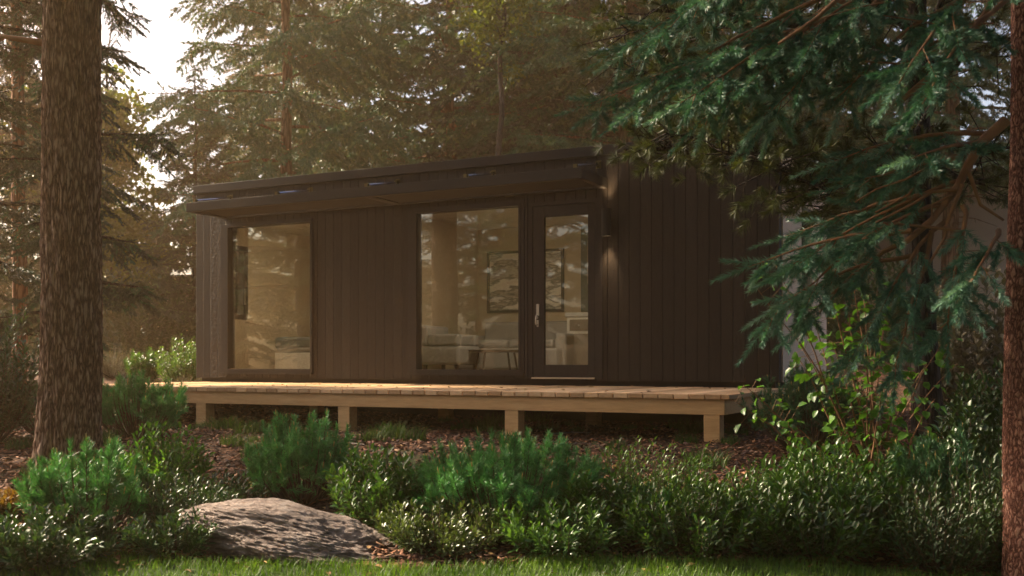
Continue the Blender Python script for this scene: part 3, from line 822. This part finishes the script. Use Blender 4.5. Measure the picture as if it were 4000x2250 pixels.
for i, (x, y) in enumerate([(-30, -13), (-34, -6), (-37, -14), (-41, -1), (-26, -19), (-46, -8), (-38, 5)]):
    place_tree('conifer_tree', (PA, PC, PB)[i % 3], x, y, 'distant conifer outside the view, reflected in the cabin glass', GR, i*1.1, 1.35)
for i, (x, y) in enumerate([(-7, -6), (-2, -10), (4, -7), (-14, -13), (9, -3), (10, 5)]):
    place_tree('conifer_tree', (PA, PB, PC)[i % 3], x, y, 'conifer outside the view, reflected in the cabin glass', GR, i*1.7)

# ---- blue spruce on the right, boughs hanging into the view
def S(px, py, Y): return np.array([(px-2000)/3980*Y, Y, CAMZ+(1417-py)/3980*Y])
SX, SY = 2.47, 4.75
sp_ = empty('spruce_tree', (SX, SY, G(SX, SY)), 0, label='blue spruce at the right edge whose boughs hang over the cabin', cat='tree')
O = np.array([SX, SY, G(SX, SY)])
link('trunk', trunk_mesh(9, .155, .07, 61, nseg=90, rings=330, rough=.008, flare=.15, wob=.03), M['bark_right'], sp_)
R = rs(62); TA, TB = [], []; wood = MB()
bs = [  # start, end (world points), sag, width, droop
 (S(3930,-260,4.7), S(2900,330,5.0), .10, .42), (S(3930,-420,4.7), S(2500,180,5.2), .14, .40), (S(3300,-60,4.9), S(2480,420,5.2), .06, .34),
 (S(3300,0,4.9), S(2760,480,5.0), .05, .30), (S(3500,-80,4.8), S(2960,520,5.0), .05, .30), (S(3100,120,5.0), S(2290,385,5.3), .02, .24),
 (S(3250,60,4.9), S(2600,430,4.9), .04, .24), (S(3600,-100,4.7), S(3050,430,4.8), .05, .30), (S(3870,-60,4.7), S(3280,400,4.9), .06, .30),
 (S(3930,-150,4.6), S(3500,330,4.4), .05, .28), (S(3930,-500,4.8), S(3000,-40,5.4), .15, .45), (S(3300,-250,5.0), S(2700,60,5.6), .05, .35),
 (S(3800,100,4.8), S(3420,300,5.0), .02, .22), (S(3930,0,4.6), S(3640,380,4.2), .03, .2),
 # middle
 (S(3900,520,4.7), S(3290,640,5.0), .04, .22), (S(3800,600,4.7), S(3330,720,4.8), .0, .18), (S(3850,560,4.6), S(3560,640,4.4), .02, .18),
 # lower fan
 (S(3760,700,4.7), S(3030,1060,5.0), .05, .26), (S(3700,800,4.7), S(3010,1320,4.9), .10, .22), (S(3700,860,4.7), S(3300,1420,4.8), .06, .24),
 (S(3640,900,4.7), S(3480,1480,4.8), .02, .22), (S(3560,900,4.7), S(2940,1040,5.1), .05, .22), (S(3760,800,4.6), S(3690,1340,4.6), .04, .22),
 (S(3500,960,4.8), S(3120,1260,5.0), .04, .22), (S(3900,900,4.6), S(3760,1150,4.3), .02, .16), (S(3620,760,4.9), S(3100,930,5.2), .03, .18), (S(3560,1000,4.8), S(3020,1200,5.1), .05, .2)]
for p0, p1, sag, wd in bs:
    sp, sg, A, B = bough(p0 - O, p1 - O, sag, R, width=wd, step=.10, twig=.20, start=.2, droop=.55, tsp=.62)
    TA += A; TB += B
    wood.tube(sp, [.013 - .0013*q for q in range(9)], 6, False)
    for (a_, b_) in sg: wood.tube([a_, b_], [.0035, .0015], 4, False)
link('crown', crown_mesh(TA, TB, 190, .043, .0046, 54, R, .0, 'spruce_blue', 'spruce_tip', .22), None, sp_)
# bare orange limbs
for pts, r in [([(3930,-120),(3850,60),(3740,180),(3640,290),(3500,410)], .022), ([(3300,-30),(3190,70),(3040,172)], .011), ([(3700,185),(3600,215),(3520,250),(3380,240)], .008),
               ([(3930,470),(3830,560),(3780,650),(3740,730),(3640,860),(3520,960)], .026), ([(3760,720),(3700,870),(3690,930),(3600,1080)], .010), ([(3740,740),(3640,750),(3560,800),(3420,870)], .009),
               ([(3760,900),(3660,890),(3560,880),(3450,870)], .009), ([(3650,640),(3540,700),(3420,740),(3340,790)], .006), ([(3780,660),(3830,800),(3920,860)], .010), ([(3600,700),(3550,760),(3420,830)], .007), ([(3720,760),(3640,800),(3640,870)], .006), ([(3500,0),(3350,30),(3150,90)], .005), ([(3880,90),(3700,100),(3450,60)], .005)]:
    P_ = [S(a_, b_, 4.62 + .02*i) - O for i, (a_, b_) in enumerate(pts)]
    wood.tube(P_, [r*(1-.6*i/len(P_)) for i in range(len(P_))], 8, False)
wood.build('branches', M['twigwood'], sp_, smooth=True)

# ---- olive pine behind it
OX, OY = 3.30, 8.1
op = empty('pine_tree', (OX, OY, G(OX, OY)), 0, label='dark olive pine with a bent bare limb behind the blue spruce', cat='tree')
link('trunk', trunk_mesh(10, .115, .05, 71, lean=(-.2, .2), nseg=40, rings=160, rough=.012, flare=.3, wob=.08), M['bark_dark'], op)
O2 = np.array([OX, OY, G(OX, OY)])
R = rs(72); TA, TB = [], []; wood = MB()
mains = [[(3640,420),(3560,560),(3400,690),(3200,700),(3000,640),(2850,560),(2600,520)], [(3640,300),(3500,200),(3200,120),(2900,60),(2550,40),(2420,150)], [(3640,180),(3400,0),(3000,-100),(2600,-120)],
         [(3640,500),(3700,560),(3850,600),(4000,560)], [(3640,850),(3500,840),(3380,830),(3330,780),(3240,745),(3120,700),(2960,620),(2800,590)], [(3640,350),(3760,220),(3950,150),(4100,100)],
         [(3640,240),(3480,300),(3250,330),(3000,350),(2700,330)], [(3400,690),(3280,640),(3060,560),(2900,480)], [(3000,640),(2800,620),(2620,580),(2440,585)], [(3640,100),(3700,-50),(3900,-150)], [(3200,120),(2950,230),(2650,250),(2480,300)],
         [(3380,700),(3350,760),(3250,800),(3200,810)], [(3640,560),(3560,640),(3450,720)], [(3640,640),(3750,700),(3850,720)], [(2900,60),(2600,200),(2420,230)]]
for mi, mn in enumerate(mains):
    Y0 = 8.0
    P_ = [S(a_, b_, Y0 - .22*i*(.5 if mi % 2 else 1) + (mi % 4)*.0) - O2 for i, (a_, b_) in enumerate(mn)]
    wood.tube(P_, [max(.006, .034*(1-i/len(P_))) for i in range(len(P_))], 7, False)
    for i in range(len(P_)-1):
        seg = P_[i+1]-P_[i]; L = np.linalg.norm(seg); nsub = int(L/.028*(1.0 if i > 0 else .4))
        for j in range(nsub):
            b0 = P_[i] + seg*R.rand()
            d = nrm(nrm(seg)*.5 + R.normal(size=3)*np.array([.8, .8, .55]) + np.array([0, 0, .15]))
            e = b0 + d*R.uniform(.15, .45)
            wood.tube([b0, e], [.006, .003], 4, False)
            TA.append(e - d*.06); TB.append(e + d*.04)
            if R.rand() < .7:
                e2 = b0+d*.15 + nrm(d+R.normal(size=3)*.6)*.18; TA.append(e2 - d*.05); TB.append(e2+d*.03)
V, F = needles(TA, TB, 80, .085, .0062, 62, R)
link('crown', npmesh('crown', V, F), M['pine_olive'], op)
wood.build('branches', M['bark_dark'], op, smooth=True)

# ------------------------------------------------------------------ shrubs
def stems_dome(w, h, n, R, seg=5, spread=.95, upright=.5):
    out = []
    for i in range(n):
        a = R.rand()*6.283; q = math.sqrt(R.rand())*spread
        tip = np.array([math.cos(a)*q*w/2, math.sin(a)*q*w/2*.9, h*math.sqrt(max(.06, 1-.72*q*q))*(.55+.58*R.rand())])
        b = np.array([math.cos(a)*q*w*.10, math.sin(a)*q*w*.10, -.03])
        mid = b*.5 + tip*.5 + np.array([math.cos(a)*q*w*.12, math.sin(a)*q*w*.12, -h*.08])
        ts = np.linspace(0, 1, seg)[:, None]
        out.append((1-ts)**2*b + 2*ts*(1-ts)*mid + ts**2*tip)
    return out

def leafy_shrub(x, y, w, h, seed, label, mat='leaf_gloss', n=105, per=36, leaf=.038, lw=.016, name='leafy_shrub', cat_='shrub', group=None, lo=.25):
    R = rs(seed); o = empty(name, (x, y, G(x, y)), 0, label=label, cat=cat_, group=group)
    st = stems_dome(w, h, n, R); wood = MB(); P, D, Nn = [], [], []
    k_ = .75 + .6*R.rand(); leaf *= k_; lw *= k_*(.8+.5*R.rand())
    if mat == 'leaf_gloss': mat = ('leaf_gloss', 'leaf_olive', 'leaf_gloss', 'leaf_fresh')[seed % 4]
    for s in st:
        wood.tube(s, [.004, .0035, .003, .002, .0012], 4, False)
        for j in range(per):
            t = lo + (1-lo)*(j+R.rand()*.5)/per; xx = t*4; i = min(int(xx), 3); p = s[i]+(s[i+1]-s[i])*(xx-i); d = nrm(s[i+1]-s[i])
            a = j*2.4 + R.rand()*.5; u = nrm(np.cross(d, [.3, .9, .1])); v_ = np.cross(d, u); r = u*math.cos(a)+v_*math.sin(a)
            el = .55 + .75*t
            dd = nrm(d*el + r*(1.15-.35*t) + np.array([0, 0, .08]) + R.normal(size=3)*.28)
            off = r * .012
            if R.rand() < .35: off = r*.05*R.rand()
            P.append(p+off); D.append(dd); Nn.append(nrm(d*.9 - r*.5 + np.array([0, 0, .5]) + R.normal(size=3)*.3))
    V, F = leaves(np.array(P), np.array(D), np.array(Nn), leaf, lw, R)
    link('foliage', npmesh('foliage', V, F, True), M[mat], o)
    wood.build('stems', M['stem'], o)
    return o

def mugo(x, y, w, h, seed, label, n=70, mat='mugo', group='low mugo pines in the bed', nl=.050, dens=190, buds=True):
    R = rs(seed); o = empty('mugo_pine', (x, y, G(x, y)), 0, label=label, cat='mugo pine', group=group)
    st = stems_dome(w, h, n, R); wood = MB(); TA, TB = [], []; bd = MB()
    for s in st:
        wood.tube(s, [.008, .007, .006, .004, .003], 5, False)
        up = nrm(nrm(s[-1]-s[-2]) + np.array([0, 0, .6]))
        tip = s[-1]
        ln = R.uniform(.05, .09)
        TA.append(s[-1]-nrm(s[-1]-s[-2])*.05); TB.append(tip+up*ln)
        TA.append(s[-2]); TB.append(s[-1])
        for k in range(2):
            q = s[-2]+(s[-1]-s[-2])*R.rand(); d = nrm(up*.8+R.normal(size=3)*.55); e = q+d*R.uniform(.05, .11)
            TA.append(q); TB.append(e); wood.tube([q, e], .002, 3, False)
        q = s[2]+(s[3]-s[2])*R.rand(); d = nrm(up*.5+R.normal(size=3)*.6); TA.append(q); TB.append(q+d*.12)
        if buds and R.rand() < .6:
            e = tip+up*ln; hh = R.uniform(.012, .032); bd.tube([e-up*.01, e+up*hh*.6, e+up*hh], [.0032, .0032, .0012], 5)
    V, F = needles(TA, TB, int(dens*.36), nl*.92, .0050, 60, R, 0, .10)
    nf = len(F)
    if bd.v:
        bf = []
        for f in bd.f:
            for q in range(1, len(f)-1): bf.append((f[0], f[q], f[q+1]))
        V, F = cat([(V, F), (np.array(bd.v), np.array(bf))])
    me = npmesh('foliage', V, F); me.materials.append(M[mat]); me.materials.append(M['bud'])
    mi = np.zeros(len(F), dtype=np.int32); mi[nf:] = 1; me.polygons.foreach_set('material_index', mi)
    link('foliage', me, None, o)
    wood.build('stems', M['stem'], o)
    return o

mugo(-3.42, 9.3, 1.05, .50, 101, 'tall mugo pine against the left end of the deck beside the big trunk', 90, nl=.06)
mugo(-1.32, 6.45, .74, .47, 102, 'green mugo pine with open legs on the mulch, above the flat boulder', 85)
mugo(-.02, 5.8, 1.15, .47, 103, 'wide bright green mugo pine in the middle of the bed', 150)
mugo(-2.30, 5.55, .75, .46, 104, 'blurred mugo pine in the lower left corner in front of the big trunk', 75)
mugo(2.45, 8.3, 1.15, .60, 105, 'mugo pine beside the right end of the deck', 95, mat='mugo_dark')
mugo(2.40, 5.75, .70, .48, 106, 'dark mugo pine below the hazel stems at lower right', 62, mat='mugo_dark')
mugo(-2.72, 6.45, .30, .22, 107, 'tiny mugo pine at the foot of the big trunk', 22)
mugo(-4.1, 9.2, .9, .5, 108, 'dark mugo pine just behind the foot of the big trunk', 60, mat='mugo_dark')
mugo(.75, 5.55, .4, .22, 109, 'small mugo pine at the left foot of the tall glossy shrub', 30)
mugo(3.3, 11.6, 1.1, .55, 110, 'mugo pine under the grey end wall of the cabin', 70, mat='mugo_dark')

leafy_shrub(-2.30, 6.6, .72, .44, 201, 'glossy leafy shrub on the mulch just right of the big trunk', 'leaf_bright', n=75, leaf=.042)
leafy_shrub(-.76, 5.85, .72, .42, 202, 'glossy shrub between the two brighter mugo pines', n=95)
leafy_shrub(.80, 5.8, .98, .49, 203, 'tall glossy shrub rising in front of the deck, right of centre', n=110)
leafy_shrub(1.75, 5.65, .95, .52, 204, 'glossy shrub in front of the last deck post at right', n=105)
leafy_shrub(-.38, 5.36, .80, .25, 205, 'low glossy shrub right of the flat boulder at the lawn edge', n=100)
leafy_shrub(.28, 5.32, .85, .26, 206, 'low glossy shrub below the wide mugo pine at the lawn edge', n=110)
leafy_shrub(.95, 5.25, .85, .36, 207, 'low glossy shrub below the tall glossy one at the lawn edge', n=110)
leafy_shrub(1.55, 5.18, .85, .38, 208, 'low leafy shrub at the lawn edge below the hazel stems', n=105)
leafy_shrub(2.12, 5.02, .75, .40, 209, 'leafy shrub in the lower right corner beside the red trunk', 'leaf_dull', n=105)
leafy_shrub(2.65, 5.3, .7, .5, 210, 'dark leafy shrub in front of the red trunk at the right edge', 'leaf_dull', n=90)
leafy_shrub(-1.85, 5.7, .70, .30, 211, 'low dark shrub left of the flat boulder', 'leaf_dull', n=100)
leafy_shrub(-1.75, 6.35, .6, .2, 225, 'low sparse seedlings on the dark mulch above the boulder', 'leaf_dull', n=45, per=18)
leafy_shrub(.46, 5.55, .6, .34, 226, 'glossy shrub filling the gap right of the wide mugo pine', n=95)
leafy_shrub(1.3, 5.45, .8, .40, 227, 'glossy shrub filling the gap between the two tall glossy ones', n=95)
leafy_shrub(2.52, 4.95, .7, .50, 229, 'dense blurred shrub hiding the foot of the red trunk', 'leaf_dull', n=110)
leafy_shrub(2.35, 5.25, .8, .48, 228, 'leafy shrub beside the dark mugo pine near the red trunk', 'leaf_dull', n=100)
leafy_shrub(-2.35, 5.05, .85, .26, 212, 'low blurred shrub in the lower left corner of the bed', 'leaf_dull', n=110)
leafy_shrub(-1.72, 5.22, .6, .20, 213, 'low ground cover shrub at the lawn edge left of the boulder', 'leaf_dull', n=80, leaf=.035)
leafy_shrub(2.0, 5.45, .5, .34, 214, 'leafy shrub between the dark mugo pine and the lawn edge', n=70)
leafy_shrub(-4.95, 15.4, .95, .72, 215, 'rounded small leaved shrub beside the left corner of the cabin', 'leaf_gloss', n=110, leaf=.05, lw=.028)
leafy_shrub(-5.75, 15.9, .7, .5, 216, 'smaller leafy shrub farther left of the cabin corner', 'leaf_gloss', n=70, leaf=.05, lw=.028)
leafy_shrub(-6.5, 16.6, 1.2, .48, 217, 'low grey brown heather between the big trunk and the cabin', 'leaf_grey', n=110, leaf=.03, lw=.012)
leafy_shrub(-4.75, 14.6, .9, .26, 218, 'low grey brown heather at the foot of the cabin corner', 'leaf_grey', n=90, leaf=.03, lw=.012)
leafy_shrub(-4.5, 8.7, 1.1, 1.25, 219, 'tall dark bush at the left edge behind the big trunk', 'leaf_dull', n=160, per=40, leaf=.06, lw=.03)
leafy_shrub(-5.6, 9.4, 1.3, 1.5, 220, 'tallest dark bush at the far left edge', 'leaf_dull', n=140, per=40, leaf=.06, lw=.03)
leafy_shrub(-3.15, 6.0, .55, .16, 221, 'rusty orange ground cover at the left foot of the big trunk', 'leaf_rust', n=70, leaf=.03, lw=.016)
for i, (x, y, w_, h_, lb) in enumerate([(-9.6, 27, 4.2, 2.6, 'large misty bush in front of the backdrop wall nearest the cabin corner'), (-13.2, 28, 5.0, 3.1, 'large misty bush in front of the backdrop wall behind the big trunk'), (-16.5, 27, 4.6, 2.7, 'large misty bush in front of the backdrop wall at the left edge'), (9.6, 26, 4.2, 2.8, 'large misty bush in front of the stucco backdrop house')]):
    leafy_shrub(x, y, w_, h_, 240+i, lb, ('leaf_dull', 'conifer', 'leaf_yellow', 'leaf_dull')[i], n=170, per=40, leaf=.17, lw=.08)
leafy_shrub(3.4, 7.0, 1.0, .8, 222, 'dark bush between the hazel and the red trunk', 'leaf_dull', n=130, per=36, leaf=.06, lw=.03)
leafy_shrub(4.4, 9.5, 1.6, 1.6, 223, 'tall hazy bush behind the red trunk at the right edge', 'leaf_grey', n=120, per=36, leaf=.08, lw=.045)
leafy_shrub(3.0, 6.3, .7, .6, 224, 'dark bush at the foot of the red trunk', 'leaf_dull', n=100, per=34, leaf=.05, lw=.026)

# hazel: open stems with big leaves
R = rs(301); hx, hy = 2.12, 6.15
hz = empty('hazel_shrub', (hx, hy, G(hx, hy)), 0, label='open hazel shrub with thin brown stems and broad bright green leaves', cat='shrub')
O3 = np.array([hx, hy, G(hx, hy)]); wood = MB(); P, D, Nn = [], [], []
tips = [(2960,1130),(3020,1010),(3090,1290),(3160,1180),(3230,1120),(3310,1160),(3370,1120),(3430,1110),(3480,1180),(3560,1280),(3620,1420),(3700,1300),(3740,1420),(2900,1500),(2860,1560),(3000,1600),(3330,1060),(3120,1400),(3250,1330),(3520,1380),(3650,1560),(3400,1350),(3450,1480)]
for k, (a_, b_) in enumerate(tips):
    e = S(a_, b_, hy + R.uniform(-.35, .35)) - O3
    b0 = np.array([R.normal()*.06, R.normal()*.06, -.05])
    mid = b0*.5+e*.5 + np.array([-e[0]*.18 + R.normal()*.03, R.normal()*.04, e[2]*.0 + .06])
    ts = np.linspace(0, 1, 9)[:, None]; s = (1-ts)**2*b0 + 2*ts*(1-ts)*mid + ts**2*e; s[1:-1] += R.normal(size=(7, 3))*.006
    wood.tube(s, np.linspace(.0085, .002, 9), 6, False)
    for j in range(22):
        t = .30+.70*(j+R.rand()*.5)/22; xx = t*8; i = min(int(xx), 7); p = s[i]+(s[i+1]-s[i])*(xx-i); d = nrm(s[i+1]-s[i])
        r = nrm(np.cross(d, R.normal(size=3))); q = p+r*R.uniform(.02, .12)+np.array([0, 0, .02]); wood.tube([p, q], .0012, 3, False)
        P.append(q); D.append(nrm(r+np.array([0, 0, -.45])+R.normal(size=3)*.25)); Nn.append(nrm(np.array([0, 0, 1.])+R.normal(size=3)*.45))
V, F = leaves(np.array(P), np.array(D), np.array(Nn), .068, .055, R, .18)
link('foliage', npmesh('foliage', V, F, True), M['leaf_bright'], hz)
wood.build('stems', M['twigwood'], hz, smooth=True)

# grass tufts in the mulch
R = rs(401); protos = []
for k in range(3):
    a = R.rand(160)*6.283; q = np.sqrt(R.rand(160))*.07
    P_ = np.stack([np.cos(a)*q, np.sin(a)*q, -.005*np.ones(160)], -1)
    V, F = blades(P_, .075, .004, R, .9); me = npmesh('grass_tuft', V, F); me.materials.append(M['moss']); protos.append(me)
spots = []
while len(spots) < 90:
    x, y = R.uniform(-4.2, 3.0), R.uniform(6.6, 12.0)
    spots.append((x, y))
for i, (x, y) in enumerate(spots):
    o = link('grass_tuft', protos[i % 3], None)
    o.location = (x, y, G(x, y)); s = R.uniform(.7, 1.9); o.scale = (s*1.2, s*1.2, s); o.rotation_euler = (0, 0, R.rand()*6)
    tag(o, 'small green grass tuft growing out of the bark mulch around the deck', 'grass tuft', 'grass tufts in the mulch')

# dead leaves fallen on the mulch, the lawn edge and the deck
R = rs(411); k = 900
x = R.uniform(-4.5, 3.6, k); y = 4.8 + R.rand(k)**1.2*7; P = np.stack([x, y, gz(x, y) + .022 + .01*R.rand(k)], -1)
q = []
for i in range(70):
    w_ = CM @ Vector((R.uniform(.1, 8.1), -R.uniform(.05, 2.45), .424)); q.append(tuple(w_))
P = np.concatenate([P, np.array(q)]); k = len(P)
D = R.normal(size=(k, 3)); D[:, 2] *= .12; Nn = R.normal(size=(k, 3))*.25 + np.array([0, 0, 1.])
V, F = leaves(P, D, Nn, .045, .03, R, .2)
dl = NT('dead_leaf'); dl.p.inputs['Roughness'].default_value = .8; ge = dl.n('NewGeometry')
dl.l(dl.ramp(ge.outputs['Random Per Island'], [(0, (.09, .035, .012)), (.5, (.22, .10, .03)), (1, (.38, .25, .09))]), dl.p.inputs['Base Color'])
tag(link('fallen_leaves', npmesh('fallen_leaves', V, F), dl.m), 'scattered brown fallen leaves on the mulch, lawn edge and deck boards', 'fallen leaves', kind='stuff')

# rocks
def rock(name, x, y, sx, sy, sz, seed, label, tilt=0, sub=7):
    bm = bmesh.new(); bmesh.ops.create_icosphere(bm, subdivisions=sub, radius=1)
    off = Vector((seed*3.1, seed*1.7, 0))
    for v_ in bm.verts:
        c_ = v_.co.copy()
        d = 1 + .28*noise.noise(c_*1.1+off) + .10*noise.noise(c_*3+off)
        r_ = 1-abs(noise.noise(Vector((c_.x*4+c_.z*5, c_.y*4, c_.z*11-c_.x*5))+off))
        d += .07*r_ + .06*(1-abs(noise.noise(Vector((c_.x*11-c_.z*8, c_.y*9, c_.z*26+c_.x*14))+off))) + .025*noise.noise(c_*19+off)
        d *= 1 - .38*abs(c_.x + .25)*max(0, c_.z)
        v_.co = Vector((c_.x*sx*d, c_.y*sy*d, c_.z*sz*d - tilt*c_.x*sx))
    me = bpy.data.meshes.new(name); bm.to_mesh(me); bm.free(); me.polygons.foreach_set('use_smooth', np.ones(len(me.polygons), dtype=bool))
    o = link(name, me, M['rock']); o.location = (x, y, G(x, y)); tag(o, label, 'rock'); return o
n = NT('layered_brown_rock'); n.p.inputs['Roughness'].default_value = .85
v = n.coords('Object', (4, 4, 16)); mp = n.n('Mapping'); mp.inputs['Rotation'].default_value = (.2, .35, 0); n.l(v, mp.inputs[0])
f = n.noise(mp.outputs[0], 1.6, 10, .72); f2 = n.noise(v, 6, 8)
n.l(n.ramp(f, [(.36, (.09, .062, .05)), (.5, (.24, .18, .15)), (.62, (.38, .31, .27))]), n.p.inputs['Base Color'])
f3 = n.noise(v, 22, 6, .7)
n.bump(n.math('ADD', n.math('ADD', f, n.math('MULTIPLY', f2, .4)), n.math('MULTIPLY', f3, .25)), 1.0, .05)
M['rock'] = n.m
rock('boulder', -1.05, 5.38, .64, .34, .165, 2, 'flat brown layered boulder at the lawn edge, lower left of the bed', .22)
rock('stone', -.62, 6.6, .11, .08, .10, 5, 'small grey stone between the mugo pines', 0, 4)
for i, (x, y, a, L, lb) in enumerate([(.35, 9.6, .4, .45, 'grey fallen stick on the mulch under the deck beside the third post'), (-1.2, 8.3, 2.4, .35, 'short fallen stick on the mulch left of the middle'), (1.2, 7.6, 1.2, .3, 'fallen twig on the dark mulch near the right deck post')]):
    m = MB(); m.tube([(0, 0, .012), (L*.5, .03, .02), (L, .0, .015)], [.008, .007, .003], 6); m.tube([(L*.5, .03, .02), (L*.7, .1, .03)], [.004, .002], 5)
    o = m.build('stick', simple('grey_dead_wood', (.2, .17, .14), .8)); o.location = (x, y, G(x, y)+.01); o.rotation_euler = (0, 0, a); tag(o, lb, 'stick')

# ------------------------------------------------------------------ haze
hm = bpy.data.materials.new('warm_haze'); hm.use_nodes = True
ht = hm.node_tree; ht.nodes.remove(ht.nodes['Principled BSDF'])
pv = ht.nodes.new('ShaderNodeVolumePrincipled')
pv.inputs['Color'].default_value = (.97, .67, .38, 1)
pv.inputs['Density'].default_value = HAZE_DENSITY
pv.inputs['Anisotropy'].default_value = .72
ht.links.new(pv.outputs[0], ht.nodes['Material Output'].inputs['Volume'])
hzb = MB().box(-60, 60, -24, 84, -2.6, 31).build('haze', hm)
tag(hzb, 'warm golden brown morning mist hanging between the trees', 'haze', kind='stuff')
